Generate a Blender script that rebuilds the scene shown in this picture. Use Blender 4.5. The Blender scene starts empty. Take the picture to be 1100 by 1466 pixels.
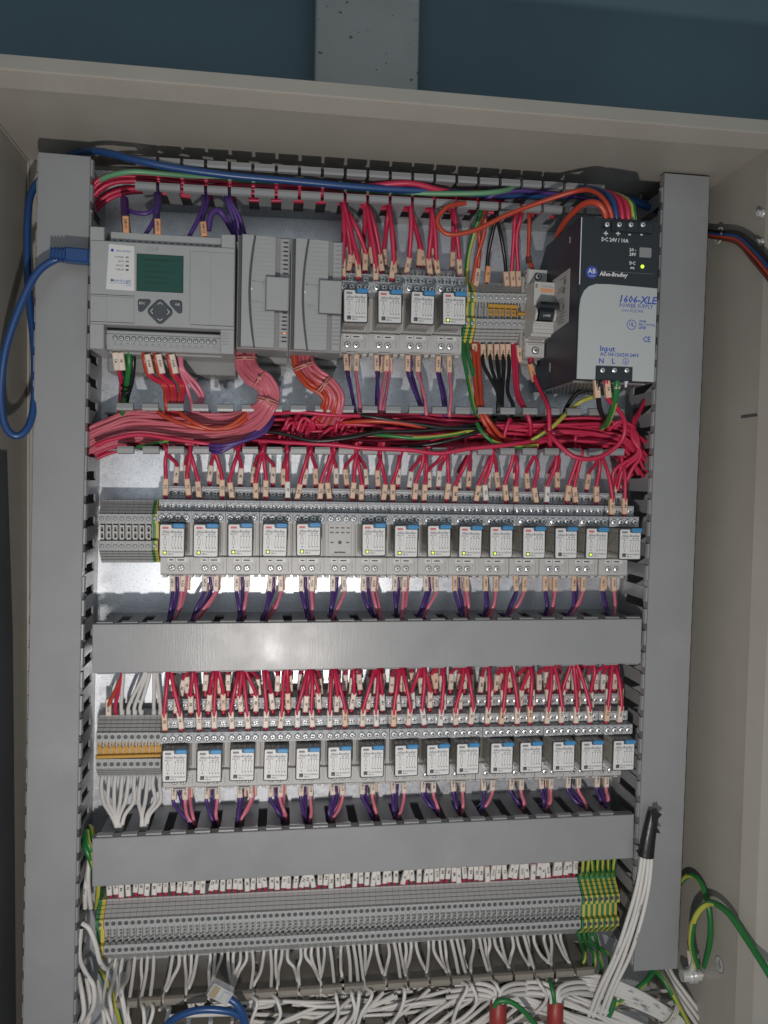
import bpy, math, random
from mathutils import Vector, Matrix
random.seed(11)
SC = bpy.context.scene
COL = SC.collection
# ------------------------------------------------------------------ camera, world, light, exposure
# plate frame, in millimetres: X right, Y up, h out of the mounting plate towards the viewer
F, Z0, YAW, PITCH, ROLL, PW, PH = 1128.3, 743.15, -.1345, .0411, .0191, 1100., 1466.
def _rot(a, b, c):
    ca, sa, cb, sb, cc, sc = math.cos(a), math.sin(a), math.cos(b), math.sin(b), math.cos(c), math.sin(c)
    return (Matrix(((cc, -sc, 0), (sc, cc, 0), (0, 0, 1))) @ Matrix(((1, 0, 0), (0, cb, -sb), (0, sb, cb)))
            @ Matrix(((ca, 0, sa), (0, 1, 0), (-sa, 0, ca))))
RM = _rot(YAW, PITCH, ROLL)
def at(px, py, h):
    "measured point of the photograph at height h above the plate -> (X, Y, h)"
    d = RM.transposed() @ Vector(((px - PW/2)/F, (py - PH/2)/F, 1))
    t = (Z0 - h)/d.z
    return (d.x*t, -d.y*t, h)
def W(p): return Vector((p[0]*.001, -p[2]*.001, p[1]*.001))
cam = bpy.data.cameras.new('camera'); cam_o = bpy.data.objects.new('camera', cam); COL.objects.link(cam_o)
r0, r1, r2 = [Vector((RM[i][0], RM[i][2], -RM[i][1])) for i in range(3)]
M = Matrix.Identity(4)
for i in range(3):
    M[i][0], M[i][1], M[i][2] = r0[i], -r1[i], -r2[i]
M.translation = W((0, 0, Z0)); cam_o.matrix_world = M
cam.sensor_fit = 'HORIZONTAL'; cam.sensor_width = 36; cam.lens = F/PW*36; cam.clip_start = .01; cam.clip_end = 100
SC.camera = cam_o
world = bpy.data.worlds.new('World'); SC.world = world; world.use_nodes = True
bg = world.node_tree.nodes['Background']; bg.inputs[0].default_value = (.86, .96, 1.0, 1); bg.inputs[1].default_value = .12
fl = bpy.data.lights.new('flash', 'SPOT'); fl.energy = 12.2; fl.shadow_soft_size = .010; fl.color = (1, .935, .88)
fl.spot_size = math.radians(150); fl.spot_blend = 1
fl_o = bpy.data.objects.new('flash', fl); COL.objects.link(fl_o); fl_o.location = W((-12, -280, 743))
fl_o.rotation_euler = (W((40, -20, 0)) - fl_o.location).to_track_quat('-Z', 'Y').to_euler()
rl = bpy.data.lights.new('front_fill', 'AREA'); rl.shape = 'RECTANGLE'; rl.size = 3.0; rl.size_y = 2.4; rl.energy = 11.0; rl.color = (.84, .94, 1)  # unseen fill lamp added behind the camera to imitate soft frontal ambient
rl_o = bpy.data.objects.new('front_fill', rl); COL.objects.link(rl_o); rl_o.location = W((60, -60, 2300))
rl_o.rotation_euler = (W((60, -80, 0)) - rl_o.location).to_track_quat('-Z', 'Y').to_euler()
SC.view_settings.view_transform = 'Standard'; SC.view_settings.look = 'None'
SC.view_settings.exposure = 0; SC.view_settings.gamma = 1
# ------------------------------------------------------------------ materials
def mat(name, col, rough=.5, metal=0., var=.0, vscale=60., bump=0., bscale=400., emit=None, alpha=1., spec=.5, rvar=0., coat=0.):
    m = bpy.data.materials.new(name); m.use_nodes = True
    nt = m.node_tree; b = nt.nodes['Principled BSDF']
    b.inputs['Base Color'].default_value = (*col, 1); b.inputs['Roughness'].default_value = rough
    b.inputs['Metallic'].default_value = metal; b.inputs['Specular IOR Level'].default_value = spec
    b.inputs['Coat Weight'].default_value = coat
    if alpha < 1: b.inputs['Alpha'].default_value = alpha
    if emit: b.inputs['Emission Color'].default_value = (*emit[:3], 1); b.inputs['Emission Strength'].default_value = emit[3]
    if var or bump or rvar:
        tc = nt.nodes.new('ShaderNodeTexCoord')
        oi = nt.nodes.new('ShaderNodeObjectInfo'); va = nt.nodes.new('ShaderNodeVectorMath'); va.operation = 'ADD'
        nt.links.new(tc.outputs['Object'], va.inputs[0]); nt.links.new(oi.outputs['Random'], va.inputs[1])
    if var or rvar:
        n = nt.nodes.new('ShaderNodeTexNoise'); n.inputs['Scale'].default_value = vscale; n.inputs['Detail'].default_value = 5
        nt.links.new(va.outputs[0], n.inputs['Vector'])
    if var:
        mr = nt.nodes.new('ShaderNodeMapRange'); mr.inputs['From Min'].default_value = .3; mr.inputs['From Max'].default_value = .7
        mr.inputs['To Min'].default_value = 1-var; mr.inputs['To Max'].default_value = 1+var
        nt.links.new(n.outputs['Fac'], mr.inputs['Value'])
        mx = nt.nodes.new('ShaderNodeVectorMath'); mx.operation = 'SCALE'; mx.inputs[0].default_value = col
        nt.links.new(mr.outputs[0], mx.inputs['Scale']); nt.links.new(mx.outputs[0], b.inputs['Base Color'])
    if rvar:
        m2 = nt.nodes.new('ShaderNodeMapRange'); m2.inputs['From Min'].default_value = .3; m2.inputs['From Max'].default_value = .7
        m2.inputs['To Min'].default_value = rough-rvar; m2.inputs['To Max'].default_value = rough+rvar
        nt.links.new(n.outputs['Fac'], m2.inputs['Value']); nt.links.new(m2.outputs[0], b.inputs['Roughness'])
    if bump:
        n2 = nt.nodes.new('ShaderNodeTexNoise'); n2.inputs['Scale'].default_value = bscale; n2.inputs['Detail'].default_value = 3
        bp = nt.nodes.new('ShaderNodeBump'); bp.inputs['Strength'].default_value = bump; bp.inputs['Distance'].default_value = .0006
        nt.links.new(va.outputs[0], n2.inputs['Vector']); nt.links.new(n2.outputs['Fac'], bp.inputs['Height']); nt.links.new(bp.outputs[0], b.inputs['Normal'])
    return m
def zinc():
    m = mat('galvanised_steel', (.60, .63, .66), .36, .66)
    nt = m.node_tree; b = nt.nodes['Principled BSDF']
    tc = nt.nodes.new('ShaderNodeTexCoord')
    v = nt.nodes.new('ShaderNodeTexVoronoi'); v.inputs['Scale'].default_value = 260
    n = nt.nodes.new('ShaderNodeTexNoise'); n.inputs['Scale'].default_value = 620; n.inputs['Detail'].default_value = 4
    n3 = nt.nodes.new('ShaderNodeTexNoise'); n3.inputs['Scale'].default_value = 14; n3.inputs['Detail'].default_value = 3
    for q in (v, n, n3): nt.links.new(tc.outputs['Object'], q.inputs['Vector'])
    cr = nt.nodes.new('ShaderNodeValToRGB'); cr.color_ramp.elements[0].position = .30; cr.color_ramp.elements[0].color = (.36, .39, .43, 1)
    cr.color_ramp.elements[1].position = .44; cr.color_ramp.elements[1].color = (.68, .71, .76, 1)
    nt.links.new(n.outputs['Fac'], cr.inputs[0]); nt.links.new(cr.outputs[0], b.inputs['Base Color'])
    a = nt.nodes.new('ShaderNodeMath'); a.operation = 'MULTIPLY_ADD'; a.inputs[1].default_value = .10; a.inputs[2].default_value = .29
    sep = nt.nodes.new('ShaderNodeSeparateColor'); nt.links.new(v.outputs['Color'], sep.inputs[0])
    nt.links.new(sep.outputs[0], a.inputs[0])
    a2 = nt.nodes.new('ShaderNodeMath'); a2.operation = 'MULTIPLY_ADD'; a2.inputs[1].default_value = .10
    nt.links.new(n3.outputs['Fac'], a2.inputs[0]); nt.links.new(a.outputs[0], a2.inputs[2]); nt.links.new(a2.outputs[0], b.inputs['Roughness'])
    return m
def scratched(m):
    nt = m.node_tree; b = nt.nodes['Principled BSDF']
    tc = nt.nodes.new('ShaderNodeTexCoord'); mp = nt.nodes.new('ShaderNodeMapping'); mp.inputs['Scale'].default_value = (1400, 300, 60)
    n = nt.nodes.new('ShaderNodeTexNoise'); n.inputs['Scale'].default_value = 1; n.inputs['Detail'].default_value = 3
    bp = nt.nodes.new('ShaderNodeBump'); bp.inputs['Strength'].default_value = .13; bp.inputs['Distance'].default_value = .0004
    nt.links.new(tc.outputs['Object'], mp.inputs[0]); nt.links.new(mp.outputs[0], n.inputs['Vector']); nt.links.new(n.outputs['Fac'], bp.inputs['Height'])
    old = b.inputs['Normal'].links[0].from_node
    nt.links.new(bp.outputs[0], old.inputs['Normal'])
    # faint smudges and scuffs
    s = nt.nodes.new('ShaderNodeTexNoise'); s.inputs['Scale'].default_value = 9; s.inputs['Detail'].default_value = 8; s.inputs['Roughness'].default_value = .75
    r = nt.nodes.new('ShaderNodeMapRange'); r.inputs['From Min'].default_value = .58; r.inputs['From Max'].default_value = .72; r.inputs['To Min'].default_value = 1; r.inputs['To Max'].default_value = 1.10
    nt.links.new(tc.outputs['Object'], s.inputs['Vector']); nt.links.new(s.outputs['Fac'], r.inputs['Value'])
    src = b.inputs['Base Color'].links[0].from_socket; v = nt.nodes.new('ShaderNodeVectorMath'); v.operation = 'SCALE'
    nt.links.new(src, v.inputs[0]); nt.links.new(r.outputs[0], v.inputs['Scale']); nt.links.new(v.outputs[0], b.inputs['Base Color'])
    return m
G = dict(
 duct=scratched(mat('grey_pvc', (.258, .260, .268), .36, 0, .035, 22, .08, 700, rvar=.07)), ductd=mat('grey_pvc_inside', (.22, .225, .235), .5, 0, .04, 30),
 brown=mat('taupe_pvc', (.215, .195, .165), .38, 0, .05, 30),
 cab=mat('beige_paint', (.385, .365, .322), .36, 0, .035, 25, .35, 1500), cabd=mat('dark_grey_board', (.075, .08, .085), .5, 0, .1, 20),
 wall=mat('teal_wall_paint', (.092, .150, .185), .7, 0, .10, 6), post=mat('grey_post_paint', (.40, .42, .405), .6, 0, .07, 14, .2, 300),
 chip=mat('dark_paint_chip', (.16, .165, .16), .8), zinc=zinc(),
 rail=mat('rail_steel', (.62, .62, .60), .3, .9, .06, 80), steel=mat('screw_steel', (.84, .85, .86), .32, .55, .15, 900),
 slot=mat('screw_slot_dark', (.06, .06, .065), .5), hole=mat('dark_hole', (.035, .036, .04), .6),
 plc=mat('plc_grey', (.335, .34, .345), .45, 0, .025, 60, .25, 1800), plcd=mat('plc_dark_grey', (.25, .25, .25), .5, 0, .03, 60), plcs=mat('smoky_seam', (.07, .07, .075), .4),
 sock=mat('socket_grey', (.47, .465, .455), .42, 0, .03, 90), tier=mat('socket_tier_grey', (.36, .375, .40), .4, 0, .05, 120), tierf=mat('terminal_face_grey', (.56, .575, .60), .30, 0, .05, 120),
 tb=mat('terminal_grey', (.38, .385, .385), .42, 0, .03, 90), tbd=mat('terminal_dark', (.16, .165, .17), .5), tbh=mat('terminal_hole', (.075, .08, .085), .5),
 face=mat('label_grey', (.63, .625, .62), .40, 0, .02, 150), bezel=mat('relay_bezel', (.055, .055, .06), .3),
 blue=mat('blue_tab', (.05, .24, .48), .35), ink=mat('black_ink', (.05, .05, .055), .6), inkg=mat('grey_ink', (.20, .20, .21), .6), inkb=mat('blue_ink', (.04, .08, .40), .6),
 inkw=mat('white_ink', (.72, .72, .72), .6), led=mat('led_lit', (.45, .8, .05), .3, emit=(.55, .9, .05, 1.1)), ledo=mat('led_orange', (.9, .35, .15), .3, emit=(1, .25, .05, .4)),
 redtag=mat('red_print', (.55, .13, .13), .5), coil=mat('coil_copper', (.22, .13, .08), .5, .3, .5, 500), coilt=mat('coil_tape', (.42, .39, .33), .5, 0, .3, 200),
 red=mat('red_pvc', (.49, .022, .070), .42, 0, .04, 40), pink=mat('pink_pvc', (.52, .125, .165), .36, 0, .04, 40), rose=mat('pink_wire_pvc', (.60, .17, .24), .36, 0, .04, 40), viol=mat('violet_pvc', (.075, .035, .18), .36),
 org=mat('orange_pvc', (.45, .055, .026), .36), black=mat('black_pvc', (.012, .012, .013), .33), white=mat('white_pvc', (.60, .58, .56), .50, 0, .05, 40),
 bluew=mat('blue_cable_pvc', (.016, .060, .19), .33), green=mat('green_pvc', (.020, .16, .040), .36), yel=mat('yellow_pvc', (.44, .42, .07), .36), pale=mat('pale_green_pvc', (.12, .30, .16), .4), brn=mat('brown_sleeve', (.13, .03, .02), .4),
 tan=mat('tan_marker', (.66, .46, .33), .38, 0, .06, 60), crm=mat('cream_marker', (.68, .57, .49), .36, 0, .06, 60), wht=mat('white_marker', (.66, .63, .59), .36, 0, .05, 60), ora=mat('orange_marker', (.68, .33, .16), .4),
 jump=mat('orange_jumper', (.50, .27, .04), .4), gy1=mat('terminal_green', (.05, .22, .09), .42), gy2=mat('terminal_yellow', (.60, .48, .10), .42),
 psub=mat('psu_black', (.018, .024, .030), .38), psul=mat('psu_side', (.030, .034, .052), .40, .2), psuw=mat('psu_white', (.43, .455, .455), .45, 0, .015, 60), mesh=mat('perforated_steel', (.45, .45, .44), .35, .8),
 lcd=mat('lcd_green', (.004, .060, .042), .25), lcdl=mat('lcd_row', (.006, .040, .032), .4), key=mat('dark_key', (.055, .065, .075), .45), mcb=mat('mcb_white', (.52, .51, .49), .42, 0, .02, 60), mcbd=mat('mcb_grey', (.36, .35, .34), .45),
 tape=mat('black_tape', (.012, .012, .013), .35, 0, 0, 60, .4, 250), sleeve=mat('red_sleeve', (.28, .03, .025), .45, 0, .08, 40), tie=mat('clear_tie', (.60, .25, .22), .2, 0, alpha=.75), tiew=mat('clear_tie_white', (.6, .58, .52), .2, alpha=.8),
 clear=mat('clear_polycarbonate', (.45, .43, .40), .12, 0, alpha=.42), plug=mat('clear_plug', (.60, .62, .64), .12, 0, alpha=.6), gold=mat('gold_contact', (.6, .42, .16), .3, .8), stick=mat('sticker_white', (.48, .48, .48), .5))
# ------------------------------------------------------------------ mesh builder (local millimetres x, y, h)
class MB:
    def __init__(s): s.v = []; s.f = []; s.m = []; s.s = []; s.ms = []
    def mi(s, k):
        m = G[k]
        if m not in s.ms: s.ms.append(m)
        return s.ms.index(m)
    def add(s, vs, fs, k, sm=False):
        o = len(s.v); i = s.mi(k); s.v += vs
        for f in fs: s.f.append([o+q for q in f]); s.m.append(i); s.s.append(sm)
        return s
    def box(s, x0, x1, y0, y1, a, b, k, c=0.):
        if c:
            vs = [(x0, y0, a), (x1, y0, a), (x1, y1, a), (x0, y1, a), (x0, y0, b-c), (x1, y0, b-c), (x1, y1, b-c), (x0, y1, b-c),
                  (x0+c, y0+c, b), (x1-c, y0+c, b), (x1-c, y1-c, b), (x0+c, y1-c, b)]
            fs = [(3, 2, 1, 0), (8, 9, 10, 11)] + [(i, (i+1) % 4, 4+(i+1) % 4, 4+i) for i in range(4)] + [(4+i, 4+(i+1) % 4, 8+(i+1) % 4, 8+i) for i in range(4)]
        else:
            vs = [(x0, y0, a), (x1, y0, a), (x1, y1, a), (x0, y1, a), (x0, y0, b), (x1, y0, b), (x1, y1, b), (x0, y1, b)]
            fs = [(3, 2, 1, 0), (4, 5, 6, 7)] + [(i, (i+1) % 4, 4+(i+1) % 4, 4+i) for i in range(4)]
        return s.add(vs, fs, k)
    def ph(s, poly, a, b, k, c=0.):
        "polygon (x, y), counterclockwise, pulled out along h"
        n = len(poly); vs = [(x, y, a) for x, y in poly] + [(x, y, b-c) for x, y in poly]
        fs = [tuple(range(n-1, -1, -1))] + [(i, (i+1) % n, n+(i+1) % n, n+i) for i in range(n)]
        if c:
            cx = sum(p[0] for p in poly)/n; cy = sum(p[1] for p in poly)/n
            q = [(x-math.copysign(min(c, abs(x-cx)), x-cx), y-math.copysign(min(c, abs(y-cy)), y-cy), b) for x, y in poly]
            vs += q; fs += [(n+i, n+(i+1) % n, 2*n+(i+1) % n, 2*n+i) for i in range(n)] + [tuple(range(2*n, 3*n))]
        else: fs.append(tuple(range(n, 2*n)))
        return s.add(vs, fs, k)
    def px(s, poly, x0, x1, k):
        "polygon (y, h), counterclockwise seen from +x, pulled along x"
        n = len(poly); vs = [(x0, y, h) for y, h in poly] + [(x1, y, h) for y, h in poly]
        return s.add(vs, [tuple(range(n-1, -1, -1)), tuple(range(n, 2*n))] + [(i, (i+1) % n, n+(i+1) % n, n+i) for i in range(n)], k)
    def py(s, poly, y0, y1, k):
        "polygon (x, h) pulled along y"
        n = len(poly); vs = [(x, y0, h) for x, h in poly] + [(x, y1, h) for x, h in poly]
        return s.add(vs, [tuple(range(n)), tuple(range(2*n-1, n-1, -1))] + [((i+1) % n, i, n+i, n+(i+1) % n) for i in range(n)], k)
    def cyl(s, x, y, a, b, r, k, n=12, r2=None, sm=False):
        r2 = r if r2 is None else r2
        c = [(math.cos(2*math.pi*i/n), math.sin(2*math.pi*i/n)) for i in range(n)]
        vs = [(x+r*p, y+r*q, a) for p, q in c] + [(x+r2*p, y+r2*q, b) for p, q in c]
        return s.add(vs, [tuple(range(n-1, -1, -1)), tuple(range(n, 2*n))] + [(i, (i+1) % n, n+(i+1) % n, n+i) for i in range(n)], k, sm)
    def tube(s, pts, r, k, n=7, sub=5, stripe=None, twist=.12, flat=1.):
        P = spline(pts, sub); N = len(P); vs = []; up = None; rr = r if callable(r) else (lambda t: r)
        for i, p in enumerate(P):
            t = (P[min(i+1, N-1)] - P[max(i-1, 0)]).normalized()
            if up is None:
                up = Vector((0, 0, 1)) if abs(t.z) < .9 else Vector((1, 0, 0))
            up = (up - t*up.dot(t)).normalized(); sd = t.cross(up); q = rr(i/(N-1))
            for j in range(n):
                a = 2*math.pi*j/n; d = sd*math.cos(a)*q + up*math.sin(a)*q*flat
                vs.append(tuple(p+d))
        fs = [(i*n+j, i*n+(j+1) % n, (i+1)*n+(j+1) % n, (i+1)*n+j) for i in range(N-1) for j in range(n)]
        if stripe:
            A = [f for q, f in enumerate(fs) if ((q % n) - 3 + int((q//n)*twist)) % n > 1]; B = [f for q, f in enumerate(fs) if ((q % n) - 3 + int((q//n)*twist)) % n <= 1]
            o = len(s.v); s.add(vs, A, k, True); i = s.mi(stripe)
            for f in B: s.f.append([o+q for q in f]); s.m.append(i); s.s.append(True)
        else: s.add(vs, fs, k, True)
        return s.add([vs[j] for j in range(n)] + vs[-n:], [tuple(range(n-1, -1, -1)), tuple(range(n, 2*n))], k)
    def mesh(s, name):
        me = bpy.data.meshes.new(name)
        me.from_pydata([(x*.001, -h*.001, y*.001) for x, y, h in s.v], [], s.f)
        for m in s.ms: me.materials.append(m)
        me.polygons.foreach_set('material_index', s.m); me.polygons.foreach_set('use_smooth', s.s); me.update()
        return me
    def build(s, name, parent=None, loc=(0, 0, 0), ang=0.): return inst(s.mesh(name), name, parent, loc, ang)
def spline(pts, sub=5):
    P = [Vector(p) for p in pts]
    if len(P) == 2: return [P[0].lerp(P[1], t/2) for t in range(3)]
    Q = [2*P[0]-P[1]] + P + [2*P[-1]-P[-2]]; out = []
    for i in range(1, len(Q)-2):
        a, b, c, d = Q[i-1:i+3]
        for j in range(sub):
            t = j/sub
            out.append(.5*((2*b) + (c-a)*t + (2*a-5*b+4*c-d)*t*t + (3*b-a-3*c+d)*t**3))
    return out + [P[-1]]
def inst(me, name, parent=None, loc=(0, 0, 0), ang=0.):
    o = bpy.data.objects.new(name, me); COL.objects.link(o)
    if parent: o.parent = parent
    o.location = W(loc); o.rotation_euler = (0, -ang, 0)
    return o
def tag(o, label, cat, group=None):
    o['label'] = label; o['category'] = cat
    if group: o['group'] = group
    return o
def thing(name, label, cat, loc, ang=0., group=None): return tag(inst(None, name, None, loc, ang), label, cat, group)
def copy_tree(o, parent=None):
    c = o.copy(); COL.objects.link(c); c.parent = parent
    for ch in o.children: copy_tree(ch, c)
    return c
TX = {}
def text(s, size, k, name='printed_text', parent=None, loc=(0, 0, 0), ang=0., bold=0., sx=1., al='CENTER', shear=0.):
    key = (s, size, k, bold, sx, al, shear)
    if key not in TX:
        cu = bpy.data.curves.new('t', 'FONT'); cu.body = s; cu.size = size; cu.align_x = al; cu.align_y = 'CENTER'; cu.resolution_u = 1
        cu.offset = bold; cu.shear = shear
        ob = bpy.data.objects.new('t', cu); me = bpy.data.meshes.new_from_object(ob)
        for v in me.vertices: x, y, z = v.co; v.co = (x*sx*.001, -z*.001, y*.001)
        me.materials.clear(); me.materials.append(G[k]); me.name = 'printed_text'
        bpy.data.objects.remove(ob); bpy.data.curves.remove(cu); TX[key] = me
    return inst(TX[key], name, parent, loc, ang)
def rrect(x0, x1, y0, y1, r, n=4):
    o = []
    for cx, cy, a in ((x1-r, y1-r, 0), (x0+r, y1-r, 90), (x0+r, y0+r, 180), (x1-r, y0+r, 270)):
        o += [(cx+r*math.cos(math.radians(a+90*i/n)), cy+r*math.sin(math.radians(a+90*i/n))) for i in range(n+1)]
    return o
ORD = 'first second third fourth fifth sixth seventh eighth ninth tenth eleventh twelfth thirteenth fourteenth fifteenth sixteenth seventeenth eighteenth nineteenth twentieth'.split()
U = random.uniform
# ------------------------------------------------------------------ setting: wall, post, cabinet
w = MB().box(-1500, 1500, -1300, 1500, -75, -70, 'wall').build('wall'); w['kind'] = 'structure'
XL = at(452, 60, -40)[0]; XR = at(600, 60, -40)[0]
pm = MB().box(XL, XR, -1200, 1400, -69.8, -40, 'post', 1.5)
po = pm.build('steel_post'); tag(po, 'light grey painted post with dark chips behind the top of the cabinet', 'post')
for px, py, s in ((497, 3, 2.6), (488, 18, 3.2), (503, 53, 3.4), (513, 46, 1.3), (459, 75, 3.2), (553, 77, 1.4), (553, 90, 1.5), (539, 100, 1.8), (590, 114, 3), (598, 104, 2.0), (469, 9, 1.6), (457, 27, 1.4), (596, 28, 1.4), (527, 45, 1.1), (562, 22, 1.1), (470, 62, .8), (585, 62, .8), (520, 20, .8), (546, 34, .7)):
    x, y, _ = at(px, py, -40)
    MB().ph([(x+s*.75*U(.5, 1.1)*math.cos(a*1.047), y+s*.55*U(.4, 1.2)*math.sin(a*1.047)) for a in range(6)], -40.5, -39.8, 'chip').build('paint_chip', po)
cabn = thing('control_cabinet', 'open beige metal control cabinet holding the wired mounting plate', 'cabinet', (0, 0, 0))
CL, CR, CT, CB, HB, HF = -227., 399., 280., -640., -14., 130.
MB().box(CL-1.5, CR+1.5, CB, CT+1.5, HB-1.5, HB, 'cab').build('back_panel', cabn)
t_ = at(0, 124, 130); u_ = at(1100, 203, 130)
def wallx(name, x0, x1, y0, y1): MB().box(x0, x1, y0, y1, HB, HF, 'cab').build(name, cabn)
MB().box(CL-1.5, CR+1.5, CT, CT+1.5, HB, HF, 'cab').build('top_wall', cabn)
MB().box(CL-1.5, CL, CB, CT, HB, HF, 'cab').build('side_wall', cabn)
MB().box(CR, CR+1.5, CB, CT, HB, HF, 'cab').build('side_wall', cabn)
MB().box(CL-1.5, CR+1.5, CB-1.5, CB, HB, HF, 'cab').build('bottom_wall', cabn)
# folded front rim: the wall kinks outwards, then a flat rim facing the viewer
prof = lambda C: [(C-.6, HF-3), (C-2.6, HF), (C+1.4, HF+18.2), (C+2.2, HF+19.6), (C+12.6, HF+17.4), (C+13.4, HF+16), (C+13.6, HF+10), (C+1.6, HF-6)]
MB().px(prof(CT)[::-1], CL-13, CR+37, 'cab').build('front_rim', cabn)
wide = prof(CR); wide[4], wide[5], wide[6] = (CR+36, HF+18), (CR+37, HF+17), (CR+37, HF+10)
MB().py(wide, CB, CT-2.7, 'cab').build('front_rim', cabn)
MB().py([(CL+CR-x, h) for x, h in prof(CR)][::-1], CB, CT-2.7, 'cab').build('front_rim', cabn)
# shallow groove strip along the right wall, weld fillet in the left back corner

MB().tube([(CL+1.2, CT-2, HB+1), (CL+1.2, -100, HB+1), (CL+1.2, CB, HB+1)], 1.3, 'cab', 6, 2).build('weld_seam', cabn)
MB().tube([(CL+1, CT-1, HB+2), (CL+1, CT-1, HF-4)], 1.0, 'cab', 6, 2).build('weld_seam', cabn)
y = 16.
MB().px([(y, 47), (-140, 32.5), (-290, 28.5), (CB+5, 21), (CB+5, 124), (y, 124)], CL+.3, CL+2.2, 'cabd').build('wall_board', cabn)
plate = MB(); pc = (CL+16, CR-14, -560, CT-9)
plate.box(pc[0], pc[1], pc[2], pc[3], -2, 0, 'zinc').build('mounting_plate', cabn)
# small bracket line on the right wall
for yy, hh in ((at(1080, 595, 122)[1], 122),): MB().box(CR-1.6, CR-.3, yy-.8, yy+.8, 104, 126, 'cabd').build('wall_clip', cabn)
for px, py in ((1097, 303), (1096, 345)):
    p = at(px+2, py, 127); b = thing('hinge_bolt', ('upper' if py < 320 else 'lower') + ' bright bolt head on the right cabinet wall near its rim', 'bolt', (CR-.3, p[1], 123), 0, 'bolts by the door hinge')
    m = MB(); 
    for r, a, c in ((3.6, 0, 1), (2.8, 1, 5)): m.tube([(-a, 0, 0), (-c, 0, 0)], r, 'steel', 8 if a == 0 else 6)
    m.build('bolt_head', b)
# ------------------------------------------------------------------ wiring ducts
FING = {}
def finger(lip, neck, H, full):
    key = (lip, neck, H)
    if key not in FING:
        m = MB(); l, n = lip/2, neck/2
        poly = [(-n, 15), (n, 15), (n, H-11), (l, H-8), (l, H-2.5), (-l, H-2.5), (-l, H-8), (-n, H-11)]
        vs = [(x, 0, h) for x, h in poly] + [(x, 1.7, h) for x, h in poly]; N = len(poly)
        m.add(vs, [tuple(range(N)), tuple(range(2*N-1, N-1, -1))] + [((i+1) % N, i, N+i, N+(i+1) % N) for i in range(N)], 'duct')
        m.px([(-.4, H-4.5), (5.6, H-5.5), (6.0, H-3), (5.2, H-.5), (1.5, H), (-.4, H-.6)][::-1] if 0 else [(-.4, H-4.5), (-.4, H-.6), (1.5, H), (5.2, H-.5), (6.0, H-3), (5.6, H-5.5)][::-1], -l, l, 'duct')
        FING[key] = m.mesh('finger')
    return FING[key]
def duct(name, label, p0, p1, width, H, cover=False, lip=13., neck=12., pitch=20., first=4., fmat='duct', sides=(1, -1), cv=None, cend=(0, 0), lipless=False):
    "a slotted duct from p0 to p1 (X, Y) along its own x axis; fingers on both long sides"
    dx, dy = p1[0]-p0[0], p1[1]-p0[1]; L = math.hypot(dx, dy); a = math.atan2(dy, dx)
    t = thing(name, label, 'wiring duct', (p0[0], p0[1], .4), a, 'wiring ducts')
    hw = width/2; h = hw-(5 if not cover else 2.2)
    m = MB(); m.box(0, L, -h, h, 0, 1.8, fmat); m.box(0, L, h-1.7, h, 1.8, 15, fmat); m.box(0, L, -h, -h+1.7, 1.8, 15, fmat)
    m.build('base', t)
    HH = H if not cover else H-1.8
    if cover: HH = H-2
    fm = finger(lip, neck, HH, 0)
    if fmat != 'duct':
        fm = fm.copy(); fm.materials.clear(); fm.materials.append(G[fmat])
    n = int((L-first)/pitch)
    for s in sides:
        for i in range(n+1):
            x = first+i*pitch+lip/2
            if x+lip/2 > L: break
            o = inst(fm, 'finger', t, (x, (h-1.7) if s > 0 else -(h-1.7), 0), 0 if s > 0 else math.pi)
    if cover:
        c = MB(); x0, x1 = -cend[0], L+cend[1]
        c.box(x0, x1, -hw, hw, H-1.6, H, fmat, .5); c.box(x0, x1, hw-1.4, hw-.02, H-9, H-1.62, fmat); c.box(x0, x1, -hw+.02, -hw+1.4, H-9, H-1.62, fmat)
        c.build('cover', t)
    return t
H = 66.
def mid(a, b): return ((a[0]+b[0])/2, (a[1]+b[1])/2)
def ext(a, b, d0, d1):
    L = math.hypot(b[0]-a[0], b[1]-a[1]); u = ((b[0]-a[0])/L, (b[1]-a[1])/L)
    return (a[0]-u[0]*d0, a[1]-u[1]*d0), (b[0]+u[0]*d1, b[1]+u[1]*d1)
DL0, DL1 = mid(at(34, 1466, 68), at(103, 1466, 68)), mid(at(54, 219, 68), at(130, 222, 68))
duct('vertical_wiring_duct', 'tall grey covered wiring duct along the left edge of the plate', *ext(DL0, DL1, 80, 0), 40.5, 68, True, 13, 12, 20, 5)
DR0, DR1 = mid(at(910, 1391, 68), at(968, 1387, 68)), mid(at(950, 250, 68), at(1019, 250, 68))
duct('vertical_wiring_duct', 'tall grey covered wiring duct along the right edge of the plate', DR0, DR1, 43, 68, True, 13, 12, 20, 5)
D1a, D1b = mid(at(195, 221, 66), at(191, 271, 66)), mid(at(893, 268, 66), at(880, 306, 66))
duct('wiring_duct', 'open slotted duct under the cabinet roof with the blue cable in it', *ext(D1a, D1b, 0, 4), 29, 66, lip=16.6, neck=10.5, pitch=19.3, first=.2)
D2a, D2b = mid(at(168, 576, 66), at(167, 649.5, 66)), mid(at(880, 583, 66), at(874, 653.5, 66))
duct('wiring_duct', 'open slotted duct packed with pink and red wires below the controller', *ext(D2a, D2b, 20, 28), 44, 66, pitch=20.4, first=20)
D3a, D3b = mid(at(132.3, 894.3, 68), at(132.3, 963.5, 68)), mid(at(919, 886, 68), at(918, 950, 68))
duct('wiring_duct', 'covered grey duct between the middle and lower relay rows', D3a, D3b, 41, 68, True, 13, 12, 20.2, 3)
D4a, D4b = mid(at(132, 1201, 68), at(132, 1269, 68)), mid(at(907.5, 1165, 68), at(907, 1230, 68))
duct('wiring_duct', 'covered grey duct between the lower relays and the long terminal row', D4a, D4b, 41, 68, True, 13, 12, 20.2, 3)
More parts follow.
